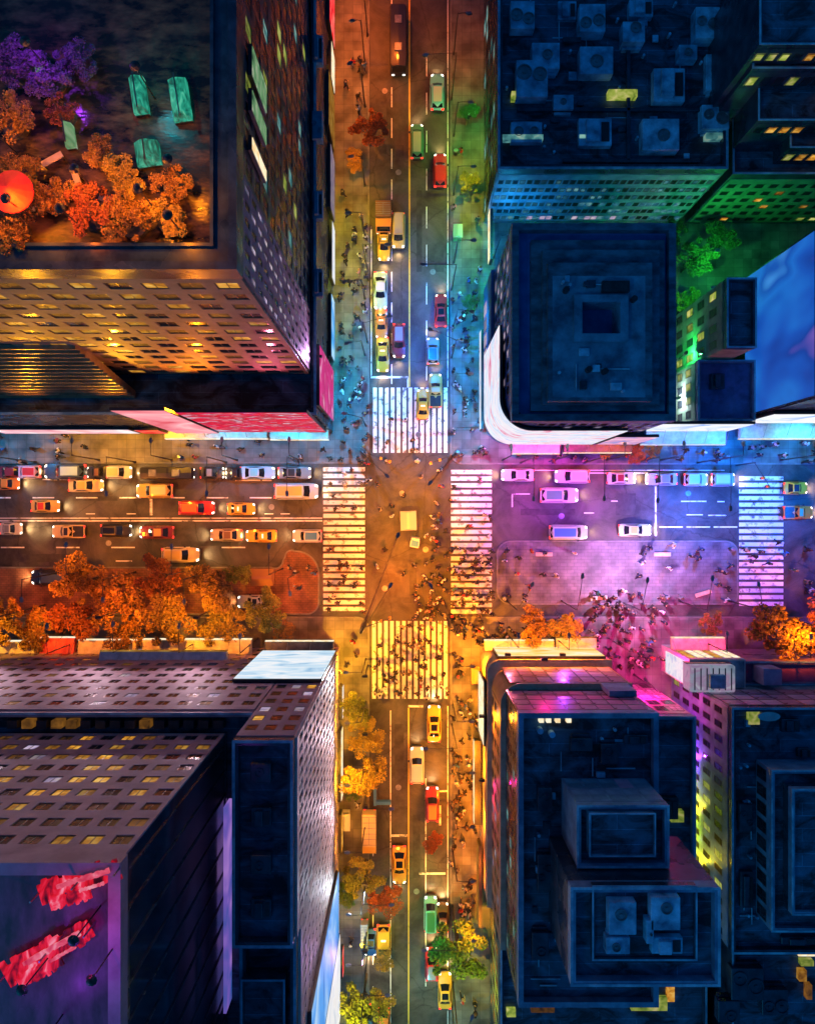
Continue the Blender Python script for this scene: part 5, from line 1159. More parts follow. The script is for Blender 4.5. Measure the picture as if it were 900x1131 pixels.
def carmeshes(kind):
    """lower body + glasshouse shell lofted along x (front = +x)"""
    if kind == 'sedan':   Lh, W_, dk, rf, c0, c1, r0, r1 = 2.4, .92, .86, 1.44, -1.75, 1.0, -1.0, .25
    elif kind == 'suv':   Lh, W_, dk, rf, c0, c1, r0, r1 = 2.4, .97, 1.0, 1.72, -2.25, 1.05, -1.9, .3
    elif kind == 'van':   Lh, W_, dk, rf, c0, c1, r0, r1 = 2.55, 1.0, 1.05, 1.95, -2.45, 1.6, -2.25, .9
    elif kind == 'pickup': Lh, W_, dk, rf, c0, c1, r0, r1 = 2.7, .98, 1.05, 1.75, -.75, 1.15, -.5, .4
    st = [(-Lh, .80, .42, dk-.12), (-Lh+.12, .93, .3, dk-.03), (-Lh+.5, 1, .25, dk), (-.8, 1, .22, dk+.03), (.6, 1, .22, dk+.03), (1.2, .99, .22, dk-.02), (Lh-.55, .96, .25, dk-.10), (Lh-.15, .84, .3, dk-.2), (Lh, .70, .42, dk-.3)]
    def ring(x, wf, zb, zt):
        w_ = W_*wf
        return [(x, -w_*.9, zb), (x, -w_, zb+.15), (x, -w_, zt-.2), (x, -w_*.93, zt-.05), (x, -w_*.6, zt+.02), (x, 0, zt+.04), (x, w_*.6, zt+.02), (x, w_*.93, zt-.05), (x, w_, zt-.2), (x, w_, zb+.15), (x, w_*.9, zb)]
    b = MB(); b.loft([ring(*s_) for s_ in st])
    wb, wr = W_*.9, W_*.70
    if kind in ('suv', 'van', 'pickup'): wr = W_*.80
    zb = dk-.04
    # glasshouse: four-sided shell with rounded roof
    def cr(x, wd, z): return [(x, -wd, z), (x, -wd*.5, z), (x, 0, z), (x, wd*.5, z), (x, wd, z)]
    bm = b.bm
    base_b, base_f = cr(c0, wb*.92, zb), cr(c1, wb*.92, zb)
    rb, rfv = cr(r0, wr*.94, rf-.04), cr(r1, wr*.94, rf-.06)
    mb_ = [(x, y, z) for x, y, z in ((c0+.45, -wb, zb), (c1-.45, -wb, zb))]
    G0 = [(c0, -wb*.86, zb), (c1, -wb*.86, zb), (c1-.1, -wb, zb), (c0+.1, -wb, zb)]
    ringb = [(c0, -wb*.85, zb), (c0+.15, -wb, zb), (c1-.35, -wb, zb), (c1, -wb*.8, zb), (c1+.1, 0, zb), (c1, wb*.8, zb), (c1-.35, wb, zb), (c0+.15, wb, zb), (c0, wb*.85, zb), (c0-.06, 0, zb)]
    ringt = [(r0, -wr*.85, rf-.06), (r0+.12, -wr, rf-.07), (r1-.2, -wr, rf-.07), (r1, -wr*.8, rf-.06), (r1+.06, 0, rf-.03), (r1, wr*.8, rf-.06), (r1-.2, wr, rf-.07), (r0+.12, wr, rf-.07), (r0, wr*.85, rf-.06), (r0-.04, 0, rf-.03)]
    ringc = [(p[0]*.86+(r0+r1)*.07, p[1]*.8, rf) for p in ringt]
    b.loft([ringb, ringt, ringc])
    if kind == 'pickup':
        b.box(-Lh+.12, -.85, -W_*.8, W_*.8, dk+.0, dk+.06, 1)
        for s_ in (-1, 1): b.box(-Lh+.1, -.85, min(s_*W_*.8, s_*W_*.95), max(s_*W_*.8, s_*W_*.95), dk-.05, dk+.14)
    body = b.mesh('body', smooth=False)
    for p in body.polygons: p.use_smooth = len(p.vertices) == 4 and False
    def lerp(p, q, t): return tuple(p[i]+(q[i]-p[i])*t for i in range(3))
    def pane(ids, o, t0, t1, e=.05):
        lo = [lerp(ringb[i], ringt[i], t0) for i in ids]; hi = [lerp(ringb[i], ringt[i], t1) for i in ids]
        pts = lo+hi[::-1]
        cx = Vector((0, 0, 0))
        for p in pts: cx += Vector(p)/len(pts)
        n_ = Vector(o)
        q = [cx+(Vector(p)-cx)*.94+n_*.012 for p in pts]; q2 = [p-n_*.03 for p in q]
        m_ = MB(); bm_ = m_.bm; a = [bm_.verts.new(p) for p in q]; c = [bm_.verts.new(p) for p in q2]
        bm_.faces.new(a); bm_.faces.new(c[::-1])
        for i in range(len(a)): bm_.faces.new([a[i], c[i], c[(i+1) % len(a)], a[(i+1) % len(a)]])
        return m_
    out = {'body': body}
    f = math.hypot(c1-r1, rf-dk)
    out['windshield'] = pane([3, 4, 5], ((rf-dk)/f, 0, (c1-r1)/f), .08, .95).mesh('windshield')
    f = math.hypot(r0-c0+.01, rf-dk)
    out['rear_window'] = pane([8, 9, 0], (-(rf-dk)/f, 0, (r0-c0)/f), .12, .95).mesh('rear_window')
    f = math.hypot(wb-wr, rf-dk)
    out['side_window'] = [pane([1, 2], (0, -(rf-dk)/f, (wb-wr)/f), .15, .92).mesh('side_window'), pane([6, 7], (0, (rf-dk)/f, (wb-wr)/f), .15, .92).mesh('side_window')]
    for k_ in ('windshield', 'rear_window'): out[k_].materials.append(M['glass'])
    for q in out['side_window']: q.materials.append(M['glass'])
    hl = []; tl = []; wh = []; mi = []
    for s_ in (-1, 1):
        m_ = MB().loft([[(Lh-.34, s_*W_*.60, dk-.30), (Lh-.34, s_*W_*.86, dk-.30), (Lh-.34, s_*W_*.86, dk-.125), (Lh-.34, s_*W_*.60, dk-.09)], [(Lh-.03, s_*W_*.52, dk-.38), (Lh-.09, s_*W_*.76, dk-.38), (Lh-.12, s_*W_*.76, dk-.22), (Lh-.06, s_*W_*.52, dk-.2)]]).mesh('headlight'); m_.materials.append(M['head']); hl.append(m_)
        y0, y1 = sorted((s_*W_*.55, s_*W_*.88)); m_ = MB().box(-Lh-.015, -Lh+.16, y0, y1, dk-.25, dk-.04).mesh('taillight'); m_.materials.append(M['tail']); tl.append(m_)
        for xw in (-1.45, 1.45):
            y0, y1 = s_*W_*.78, s_*(W_+.01); m_ = MB().tube((xw, y0, .33), (xw, y1, .33), .33, .33, 14); m_.tube((xw, y1, .33), (xw, y1+s_*.012, .33), .2, .18, 10, 1)
            m_ = m_.mesh('wheel'); m_.materials.append(M['tyre']); m_.materials.append(M['steel']); wh.append(m_)
        m_ = MB().box(c1-.55, c1-.3, *sorted((s_*(W_+.0), s_*(W_+.2))), dk, dk+.14).mesh('mirror'); m_.materials.append(M['black']); mi.append(m_)
    bu = []
    for x_, zt in ((Lh, dk-.36), (-Lh, dk-.28)):
        sg = 1 if x_ > 0 else -1
        m_ = MB().loft([[(x_-sg*.25, s_*W_*.86, z_) for s_, z_ in ((-1, .3), (1, .3), (1, zt), (-1, zt))], [(x_+sg*.07, s_*W_*.66, z_) for s_, z_ in ((-1, .32), (1, .32), (1, zt), (-1, zt))]]).mesh('bumper'); m_.materials.append(M['black']); bu.append(m_)
    out['bumper'] = bu
    out.update(headlight=hl, taillight=tl, wheel=wh, mirror=mi, info=(r0, r1, rf, dk, Lh, W_))
    return out
KM = {n: carmeshes(n) for n in ('sedan', 'suv', 'van', 'pickup')}
for v in KM.values():
    v['body'].materials.append(None); v['body'].materials.append(M['black'])
M['taxiglow'] = em('taxi_sign', (1, .9, .6), 1.5)
def part(name, me, R, mat=None):
    o = bpy.data.objects.new(name, me); COL.objects.link(o); o.parent = R
    if mat is not None: o.material_slots[0].link = 'OBJECT'; o.material_slots[0].material = mat
    return o
_pt = {}
def panel(kind, key, fn, m):
    if (kind, key) not in _pt:
        me = fn().mesh(key); me.materials.append(m); _pt[(kind, key)] = me
    return _pt[(kind, key)]
def car(px, py, ang, kind, col, label, L=None, roof=None, name=None, cat=None, extra=None, grp='cars on the roads'):
    z = .012
    hh = 1.0
    R = empty(name or {'sedan': 'car', 'suv': 'car', 'van': 'van', 'pickup': 'pickup_truck'}[kind], (X(px, hh), Y(py, hh), z), math.radians(ang), label, cat or {'sedan': 'car', 'suv': 'car', 'van': 'van', 'pickup': 'pickup truck'}[kind], grp)
    K = KM[kind]
    if L: s_ = L*S/(2*K['info'][4]); R.scale = (s_, min(1.08, max(.9, s_)), 1)
    part('body', K['body'], R, PM[col])
    part('windshield', K['windshield'], R); part('rear_window', K['rear_window'], R)
    for n_ in ('side_window', 'headlight', 'taillight', 'wheel', 'mirror', 'bumper'):
        for me in K[n_]: part(n_, me, R)
    r0, r1, rf, dk, Lh, W_ = K['info']
    if roof == 'taxi':
        m_ = panel(kind, 'roof_light', lambda: MB().loft([[(-.12+(r0+r1)/2, -.32, rf), (.12+(r0+r1)/2, -.32, rf), (.12+(r0+r1)/2, .32, rf), (-.12+(r0+r1)/2, .32, rf)], [(-.07+(r0+r1)/2, -.28, rf+.16), (.07+(r0+r1)/2, -.28, rf+.16), (.07+(r0+r1)/2, .28, rf+.16), (-.07+(r0+r1)/2, .28, rf+.16)]]), M['taxiglow'])
        part('roof_light', m_, R)
    elif roof == 'dark' or roof == 'glass':
        m_ = panel(kind, 'sunroof', lambda: MB().box(r0+.22, r1-.2, -W_*.45, W_*.45, rf-.02, rf+.018), M['glass']); part('sunroof', m_, R)
    elif roof:
        m_ = panel(kind, 'roof_panel_'+roof, lambda: MB().box(r0+.14, r1-.12, -W_*.55, W_*.55, rf-.04, rf+.022), PM[roof]); part('roof_panel', m_, R)
    if extra: extra(R, K['info'])
    l = bpy.data.lights.new('beam', 'SPOT'); l.energy = 800*LP; l.color = (1, .62, .25); l.spot_size = math.radians(110); l.spot_blend = .9; l.shadow_soft_size = .3
    lo = bpy.data.objects.new('beam', l); COL.objects.link(lo); lo.parent = R; lo.location = (Lh+.08, 0, .75); lo.rotation_euler = (0, math.radians(-62), 0)
    return R
def rack(R, inf):
    r0, r1, rf, dk, Lh, W_ = inf; b = MB()
    for x in (r0+.35, (r0+r1)/2, r1-.3): b.box(x-.04, x+.04, -W_*.6, W_*.6, rf+.05, rf+.1)
    for y in (-W_*.6, W_*.6): b.box(r0+.3, r1-.25, y-.03, y+.03, rf-.03, rf+.12)
    b.obj('roof_rack', M['black'], R)
D_, U_, R_, L_ = -90, 90, 0, 180
E = lambda *a, **q: car(*a, **q)
TX = dict(roof='taxi', name='taxi', cat='taxi')
E(424, 268, D_, 'sedan', 'taxi', 'taxi with a black roof rack beside the cream topped taxi', 37, extra=rack, **TX)
E(440, 254, D_, 'van', 'gold', 'cream golden van taxi on the yellow line at the tail of the queue', 38, name='taxi', cat='taxi', roof='cream')
E(420, 320, D_, 'sedan', 'palegreen', 'pale green and white car in the taxi queue', 41, roof='white')
E(421, 357, D_, 'sedan', 'orange', 'orange taxi second from the front of the queue', 31, **TX)
E(422.5, 391, D_, 'sedan', 'taxi', 'yellow taxi first in the queue at the stop line', 38, **TX)
E(440.5, 376, D_, 'suv', 'maroon', 'maroon car with a grey hood beside the yellow line', 37, roof='grey')
E(487, 342, U_, 'sedan', 'red', 'bright red car above the north crosswalk', 36, roof='dark')
E(486, 187, U_, 'suv', 'red', 'bright red square car higher up the northern avenue', 37)
E(483, 100, U_, 'suv', 'cyan', 'pale cyan car at the top of the northern avenue', 40, roof='white')
E(460.5, 155, U_, 'van', 'green', 'green van beside the yellow line of the northern avenue', 38, roof='palegreen')
E(478, 387, U_, 'suv', 'grey', 'slate grey car behind the taxis at the north crosswalk', 29, roof='navy')
E(467, 446, U_, 'sedan', 'taxi', 'yellow taxi crossing the stripes of the north crosswalk', 33, **TX)
E(481, 431, U_, 'pickup', 'gold', 'golden pickup with a pale bed at the north crosswalk', 37, roof='cream')
# west road, top lane
E(9, 521, L_, 'sedan', 'maroon', 'dark maroon car at the far left of the kerb lane', 34)
E(29, 521, L_, 'suv', 'pink', 'pinkish car at the far left of the kerb lane', 30, roof='red')
E(71, 520.5, L_, 'suv', 'navy', 'long navy car with a pale blue roof in the kerb lane', 46, roof='paleblue')
E(106, 521.5, L_, 'sedan', 'black', 'small black car between the navy and the white cars', 22, roof='brown')
E(131, 521.5, R_, 'suv', 'white', 'short white car in the kerb lane left of the black limousine', 28, roof='cream')
E(234, 522, R_, 'sedan', 'black', 'black car right of the limousine', 26, roof='grey')
E(258, 522.5, L_, 'sedan', 'black', 'small black car left of the pale blue car', 20)
E(284, 522, R_, 'sedan', 'paleblue', 'pale blue car in the kerb lane near the crosswalk', 38, roof='cyan')
E(325, 522, R_, 'sedan', 'grey', 'dark grey car with silver ends first in the kerb lane', 36, roof='black')
E(8, 534, R_, 'sedan', 'orange', 'orange car at the left edge below the maroon car', 24)
E(94, 536, R_, 'sedan', 'cream', 'cream car with a dark hood in the second lane', 38, roof='gold')
E(170, 542, L_, 'suv', 'gold', 'gold car with a green roof in the second lane', 40, roof='palegreen')
E(327, 542.5, R_, 'van', 'white', 'white and gold van waiting at the west crosswalk', 48, roof='gold')
E(49, 559, R_, 'sedan', 'gold', 'golden car alone at the left above the centre line', 31, roof='red')
E(217, 561, R_, 'suv', 'red', 'red and gold car above the centre line', 39, roof='orange')
E(266, 562, R_, 'sedan', 'taxi', 'yellow taxi right of the red and gold car', 30, **TX)
E(11, 584, R_, 'sedan', 'white', 'white car at the left edge below the centre line', 24, roof='grey')
E(75, 587, L_, 'pickup', 'cream', 'cream pickup with dark panels below the centre line', 36, roof='black')
E(128, 586, R_, 'suv', 'black', 'black car below the centre line', 34, roof='dark')
E(172, 588, L_, 'sedan', 'maroon', 'maroon car with a golden tail below the centre line', 38, roof='gold')
E(249, 591, L_, 'sedan', 'cream', 'cream car with a brown roof below the centre line', 35, roof='brown')
E(288, 592, L_, 'sedan', 'taxi', 'yellow taxi behind the cream car below the centre line', 34, **TX)
E(339, 592, L_, 'suv', 'white', 'white car with a blue roof next to the west crosswalk', 32, roof='blue')
E(199, 613, R_, 'suv', 'cream', 'cream gold car in the lowest lane above the trees', 41, roof='gold')
E(56, 638, L_, 'van', 'black', 'black van beside the orange trees', 44, roof='navy')
E(282, 665, L_, 'pickup', 'white', 'white pickup with a dark cabin under the olive tree', 40, roof='black')
# east road
E(572, 524.5, L_, 'sedan', 'white', 'white car with a pink roof right of the east crosswalk', 36, roof='pink')
E(632, 526, L_, 'suv', 'white', 'white car with a red nose in the kerb lane', 38, roof='pink')
E(687, 528, R_, 'sedan', 'white', 'white car with a red windowed roof in the kerb lane', 32, roof='maroon')
E(731, 529, L_, 'sedan', 'silver', 'violet lit silver car at the white line', 35, roof='grey')
E(769, 529.5, R_, 'suv', 'white', 'short white car on the blue stretch', 26, roof='paleblue')
E(799, 529.5, R_, 'van', 'silver', 'short silver van next to the far crosswalk', 26, roof='white')
E(618, 547, R_, 'suv', 'white', 'white and green taxi car in the second lane of the east road', 42, roof='green')
E(628, 588, R_, 'van', 'palegreen', 'green yellow van beside the plaza', 42, roof='blue')
E(702, 585.5, R_, 'sedan', 'palegreen', 'green and gold car beside the plaza near the white line', 36, roof='gold')
E(880, 539, R_, 'sedan', 'taxi', 'yellow taxi with a black roof beyond the far crosswalk', 26, roof='black', name='taxi', cat='taxi')
E(882, 566, R_, 'pickup', 'orange', 'orange pickup with a green bed beyond the far crosswalk', 32, roof='green')
# southern avenue
E(479.5, 800, U_, 'sedan', 'taxi', 'orange yellow taxi right below the south crosswalk', 40, roof='dark', name='taxi', cat='taxi')
E(460.5, 846, U_, 'suv', 'white', 'white car with a pale blue roof in the southern avenue', 40, roof='paleblue')
E(441, 957, D_, 'sedan', 'taxi', 'yellow taxi with a dark roof alone in the southern avenue', 42, roof='dark', name='taxi', cat='taxi')
E(475.5, 1010, U_, 'van', 'cyan', 'bright green cyan van in the southern avenue', 38, roof='green')
E(489, 1015, U_, 'sedan', 'brown', 'brown car between the cyan van and the kerb', 32, roof='cream')
E(409, 1043, D_, 'sedan', 'blue', 'blue car at the kerb left of the orange taxi', 30, roof='black')
E(423.5, 1043, D_, 'suv', 'taxi', 'yellow taxi with a white tail right of the blue car', 40, **TX)
E(477, 1066, U_, 'suv', 'red', 'red car half under the big green tree', 36, roof='brown')
E(491.5, 1096, U_, 'sedan', 'taxi', 'yellow taxi below the big green tree', 40, roof='dark', name='taxi', cat='taxi')
E(404, 1126, D_, 'sedan', 'blue', 'blue car at the bottom edge under the olive tree', 30)
E(424, 1130, D_, 'sedan', 'orange', 'orange car at the bottom edge beside the kerb', 30)

def wheelset(R, xs, W_, r=.42):
    for x in xs:
        for s_ in (-1, 1):
            m_ = MB().tube((x, s_*(W_-.25), r), (x, s_*W_, r), r, r, 14); m_.tube((x, s_*W_, r), (x, s_*(W_+.015), r), r*.55, r*.5, 10, 1); m_.obj('wheel', [M['tyre'], M['steel']], R)
def truck(px, py, ang, L, W, hb, col, boxm, label, name='box_truck', cat='truck'):
    R = empty(name, (X(px, 1.5), Y(py, 1.5), .012), math.radians(ang), label, cat)
    l = L*S/2; w_ = W*S/2; cab = 1.5
    b = MB(); b.loft([[(l-cab, -w_, .5), (l-cab, w_, .5), (l-cab, w_, 2.0), (l-cab, -w_, 2.0)], [(l-.5, -w_, .5), (l-.5, w_, .5), (l-.5, w_*.96, 1.95), (l-.5, -w_*.96, 1.95)], [(l-.1, -w_, .5), (l-.1, w_, .5), (l-.1, w_, 1.15), (l-.1, -w_, 1.15)], [(l, -w_*.9, .5), (l, w_*.9, .5), (l, w_*.9, 1.0), (l, -w_*.9, 1.0)]])
    b.obj('cab', PM[col], R)
    MB().loft([[(l-.47, -w_*.85, 1.9), (l-.47, w_*.85, 1.9), (l-.5, w_*.85, 1.93), (l-.5, -w_*.85, 1.93)], [(l-.1, -w_*.88, 1.2), (l-.1, w_*.88, 1.2), (l-.14, w_*.88, 1.2), (l-.14, -w_*.88, 1.2)]]).obj('windshield', M['glass'], R)
    MB().box(-l, l-cab-.12, -w_, w_, .75, hb).obj('cargo_box', boxm, R, bevel=.04)
    f = MB(); 
    for i in range(6):
        x = -l+.3+i*(2*l-cab-.7)/5; f.box(x-.03, x+.03, -w_*.96, w_*.96, hb-.02, hb+.03)
    f.box(-l+.3, l-cab-.4, -.03, .03, hb-.02, hb+.025); f.obj('roof_rib', M['steel'], R)
    MB().box(-l+.1, l-.2, -w_*.5, w_*.5, .42, .72).obj('chassis', M['black'], R)
    wheelset(R, (-l+.9, l-.9), w_)
    for s_ in (-1, 1):
        MB().box(l-.05, l+.02, *sorted((s_*w_*.55, s_*w_*.85)), .65, .85).obj('headlight', M['head'], R); MB().box(-l-.02, -l+.05, *sorted((s_*w_*.6, s_*w_*.9)), .8, 1.0).obj('taillight', M['tail'], R)
truck(423.5, 240, D_, 30, 17, 2.6, 'orange', PM['brown'], 'brown box truck with an orange cab above the taxi queue')
truck(408, 921, D_, 48, 15, 2.7, 'gold', PM['cream'], 'long cream box truck at the kerb of the southern avenue')
E(477.5, 889, U_, 'suv', 'maroon', 'maroon car with an orange roof parked in the white marked bay', 38, roof='orange')
truck(402.5, 1036, D_, 34, 8, 2.2, 'navy', PM['silver'], 'narrow silver cart truck at the kerb beside the blue car')
def bus(px, py, ang, L, W, col, label, z1=2.9, name='bus', cat='bus'):
    R = empty(name, (X(px, 1.5), Y(py, 1.5), .012), math.radians(ang), label, cat); l = L*S/2; w_ = W*S/2
    rn = [[(x, -w_*q, .4), (x, -w_*q, z1-.3), (x, -w_*q*.9, z1-.06), (x, 0, z1), (x, w_*q*.9, z1-.06), (x, w_*q, z1-.3), (x, w_*q, .4)] for x, q in ((-l, .92), (-l+.2, 1), (l-.3, 1), (l, .9))]
    MB().loft(rn).obj('body', PM[col], R)
    MB().box(l-.03, l+.03, -w_*.8, w_*.8, z1*.5, z1-.4).obj('windshield', M['glass'], R)
    for s_ in (-1, 1):
        MB().box(-l+.5, l-.6, *sorted((s_*(w_-.02), s_*(w_+.015))), z1*.55, z1-.45).obj('side_window', M['glass'], R)
        MB().box(l-.02, l+.03, *sorted((s_*w_*.5, s_*w_*.8)), .6, .85).obj('headlight', M['head'], R); MB().box(-l-.03, -l+.02, *sorted((s_*w_*.6, s_*w_*.85)), .8, 1.1).obj('taillight', M['tail'], R)
    for x in (-l*.5, l*.4): MB().box(x-.5, x+.5, -.45, .45, z1-.03, z1+.12).obj('roof_vent', M['steel'], R, bevel=.04)
    wheelset(R, (-l+1.2, l-1.2), w_)
bus(440, 45, D_, 66, 18, 'black', 'long black bus at the top of the northern avenue')
bus(184, 522.5, R_, 56, 13, 'black', 'long black limousine bus in the kerb lane of the west road', 2.0)
# carts and the tricycle in the crossing
def cart(px, py, ang, L, W, m, um, label, awn=True):
    R = empty('food_cart', (X(px, 1), Y(py, 1), .012 if 515 < py < 680 and px < 500 and px > 400 else KH), math.radians(ang), label, 'cart', 'carts of the street vendors')
    l, w_ = L*S/2, W*S/2
    MB().box(-l, l, -w_, w_, .35, 1.1).obj('body', m, R, bevel=.04)
    MB().box(-l*.9, l*.9, -w_*.7, w_*.7, 1.1, 1.16).obj('counter', M['steel'], R)
    if awn:
        MB().loft([[(-l*1.05, -w_*1.15, 2.0), (l*1.05, -w_*1.15, 2.0), (l*1.05, w_*1.15, 2.0), (-l*1.05, w_*1.15, 2.0)], [(-l*.9, -w_*.2, 2.3), (l*.9, -w_*.2, 2.3), (l*.9, w_*.2, 2.3), (-l*.9, w_*.2, 2.3)]]).obj('awning', um, R)
        for a in (-1, 1):
            for c in (-1, 1): MB().tube((a*l*.9, c*w_*.9, 1.1), (a*l*.9, c*w_*.9, 2.05), .025, .025, 6).obj('post', M['steel'], R)
    for a in (-.6, .6):
        for c in (-1, 1): MB().tube((a*l, c*w_*.85, .25), (a*l, c*w_, .25), .25, .25, 12).obj('wheel', M['tyre'], R)
cart(451, 575, 92, 20, 15, PM['silver'], PM['silver'], 'grey vendor cart in the middle of the crossing')
cart(291, 637, 0, 24, 16, PM['brown'], PM['brown'], 'brown vendor cart beside the orange trees')
cart(505, 258, 90, 14, 9, PM['green'], PM['palegreen'], 'small green vendor cart on the east sidewalk opposite the taxis')
cart(382, 905, 90, 18, 9, PM['white'], PM['white'], 'white vendor cart on the southwest sidewalk beside the long truck')
cart(525, 745, 90, 16, 9, PM['gold'], PM['orange'], 'orange vendor cart before the gold cladding')
R = empty('tricycle_taxi', (X(458.5, 1), Y(597, 1), .012), math.radians(80), 'small white tricycle taxi with a blue hood in the middle of the crossing', 'tricycle taxi')
MB().loft([[(-.9, -.6, .5), (-.9, .6, .5), (-.9, .6, 1.7), (-.9, -.6, 1.7)], [(-.2, -.65, .5), (-.2, .65, .5), (-.3, .6, 1.95), (-.3, -.6, 1.95)], [(.5, -.6, .5), (.5, .6, .5), (.3, .55, 1.7), (.3, -.55, 1.7)]]).obj('cabin', PM['white'], R, bevel=.04)
MB().box(-.75, .0, -.45, .45, 1.93, 2.0).obj('hood', PM['blue'], R)
MB().tube((.5, 0, .5), (1.3, 0, .7), .04, .04, 6).tube((1.3, 0, .35), (1.2, 0, 1.1), .03, .03, 6).tube((1.2, -.3, 1.1), (1.2, .3, 1.1), .025, .025, 6).tube((.6, 0, .5), (.6, 0, .95), .03, .03, 6).obj('frame', M['black'], R)
for p in ((-.5, -.68), (-.5, .68), (1.3, 0)): MB().tube((p[0], p[1]-.04, .34), (p[0], p[1]+.04, .34), .34, .34, 16).obj('wheel', M['tyre'], R)
MB().box(.5, .75, -.12, .12, .93, 1.0).obj('saddle', M['black'], R)
R = empty('barrier', (X(420, 1), Y(881, 1), .012), 0, 'blue angled barrier frame standing in the kerb lane of the southern avenue', 'barrier')
MB().box(-.9, -.5, -1.1, 1.1, .3, 1.1).obj('side_panel', PM['blue'], R, bevel=.03); MB().box(-.5, 1.4, -1.0, -.55, .3, 1.0).obj('front_panel', PM['blue'], R, bevel=.03)
for a, c in ((-.7, .9), (-.7, -.9), (1.2, -.8)): MB().tube((a, c, 0), (a, c, .4), .05, .05, 6).obj('leg', M['steel'], R)
# traffic signals
def signal(px, py, ang, label):
    R = empty('traffic_light', (X(px), Y(py), KH), math.radians(ang), label, 'traffic light', 'traffic lights of the crossing')
    MB().tube((0, 0, 0), (0, 0, 5.6), .1, .07, 8).obj('pole', M['black'], R); MB().tube((0, 0, 5.4), (3.4, 0, 5.7), .05, .04, 6).obj('mast_arm', M['black'], R)
    for x in (2.2, 3.4):
        o = MB().box(x-.16, x+.16, -.14, .14, 4.75, 5.65).obj('signal_head', PM['taxi'], R, bevel=.02)
        for i, m in enumerate(('tail', 'black', 'greenlens')):
            if m not in M: M[m] = em('green_lens', (.05, 1, .4), 3)
            MB().tube((x, -.14, 5.45-i*.27), (x, -.2, 5.45-i*.27), .1, .1, 10).obj('lens', M[m] if (m != 'greenlens') else M['black'], o)
for a in [(405, 503, -20, 'traffic light on the northwest corner of the crossing'), (501, 505, 200, 'traffic light on the northeast corner of the crossing'), (405, 686, 20, 'traffic light on the southwest corner of the crossing'), (501, 688, 160, 'traffic light on the southeast corner of the crossing'), (812, 514, 300, 'traffic light by the far crosswalk on the northeast sidewalk')]: signal(*a)
# bins and planters
BINL = ['on the northwest corner near the crosswalk', 'on the northeast corner near the crosswalk', 'on the southwest corner', 'on the southeast corner', 'by the long cream lightbox', 'on the plaza left end', 'on the plaza right end', 'by the red car on the northern avenue', 'west of the taxi queue', 'under the pink billboard', 'by the far crosswalk']
for (a, c), t in zip([(400, 500), (505, 500), (400, 695), (505, 700), (522, 860), (556, 660), (806, 606), (503, 170), (404, 300), (200, 505), (800, 505)], BINL):
    R = empty('litter_bin', (X(a), Y(c), KH), 0, 'dark round litter bin '+t, 'litter bin', 'litter bins'); MB().tube((0, 0, 0), (0, 0, .95), .26, .31, 12).obj('drum', M['black'], R); MB().tube((0, 0, .95), (0, 0, 1.05), .31, .2, 12).obj('lid', M['steel'], R)
def bench(px, py, rz, t):
    R = empty('plaza_bench', (X(px), Y(py), KH), rz, 'long bench '+t, 'bench', 'benches on the plaza')
    MB().box(-1.1, 1.1, -.25, .25, .4, .48).obj('seat', M['goldwall'], R)
    for s_ in (-.9, .9): MB().box(s_-.06, s_+.06, -.22, .22, 0, .397).obj('leg', M['steel'], R)
for a in [(600, 612, 0, 'on the plaza below the green yellow van'), (660, 660, .1, 'at the lower edge of the plaza'), (730, 612, 0, 'on the plaza below the white line'), (775, 655, .3, 'in the lower right of the plaza')]: bench(*a)

# ------------------------------------------------------------------ people
def skinmesh(name, verts, edges, sub=1, root=0):
    me = bpy.data.meshes.new(name); me.from_pydata([v[0] for v in verts], edges, [])
    o = bpy.data.objects.new(name, me); COL.objects.link(o)
    o.modifiers.new('s', 'SKIN'); 
    if not me.skin_vertices:
        bm = bmesh.new(); bm.from_mesh(me); bm.verts.layers.skin.verify(); bm.to_mesh(me); bm.free()
    for i, v in enumerate(verts):
        me.skin_vertices[0].data[i].radius = (v[1], v[2] if len(v) > 2 else v[1]); me.skin_vertices[0].data[i].use_root = i == root
    m = o.modifiers.new('d', 'SUBSURF'); m.levels = sub; m.render_levels = sub
    dg = bpy.context.evaluated_depsgraph_get(); ev = o.evaluated_get(dg)
    out = bpy.data.meshes.new_from_object(ev); out.name = name
    bpy.data.objects.remove(o); bpy.data.meshes.remove(me)
    for p in out.polygons: p.use_smooth = True
    return out
def pose(st, arm, lean=0.0, phone=False):
    """joints for one stride; front = +x.  st = half stride (m), arm = swing"""
    J = dict(pel=(0, 0, .95), spi=(.01+lean*.3, 0, 1.15), che=(.02+lean*.7, 0, 1.36), nek=(.03+lean, 0, 1.5), hd0=(.05+lean, 0, 1.6), hd1=(.06+lean, 0, 1.70))
    for s_, sg in (('l', 1), ('r', -1)):
        f = st*sg
        J['hip'+s_] = (0, .1*sg, .9); J['kne'+s_] = (f*.55+.06, .11*sg, .50); J['ank'+s_] = (f-.03 if f > 0 else f*1.05, .12*sg, .09 if f >= 0 else .14); J['toe'+s_] = (f+.14, .13*sg, .045 if f >= 0 else .05)
        a = -arm*sg
        J['sho'+s_] = (.02+lean*.8, .19*sg, 1.42); J['elb'+s_] = (a*.5-.04+lean*.5, .26*sg, 1.14); J['han'+s_] = (a+.1, .25*sg, .90)
        if phone and sg > 0: J['elb'+s_] = (.08, .24, 1.16); J['han'+s_] = (.32, .12, 1.22)
    return J
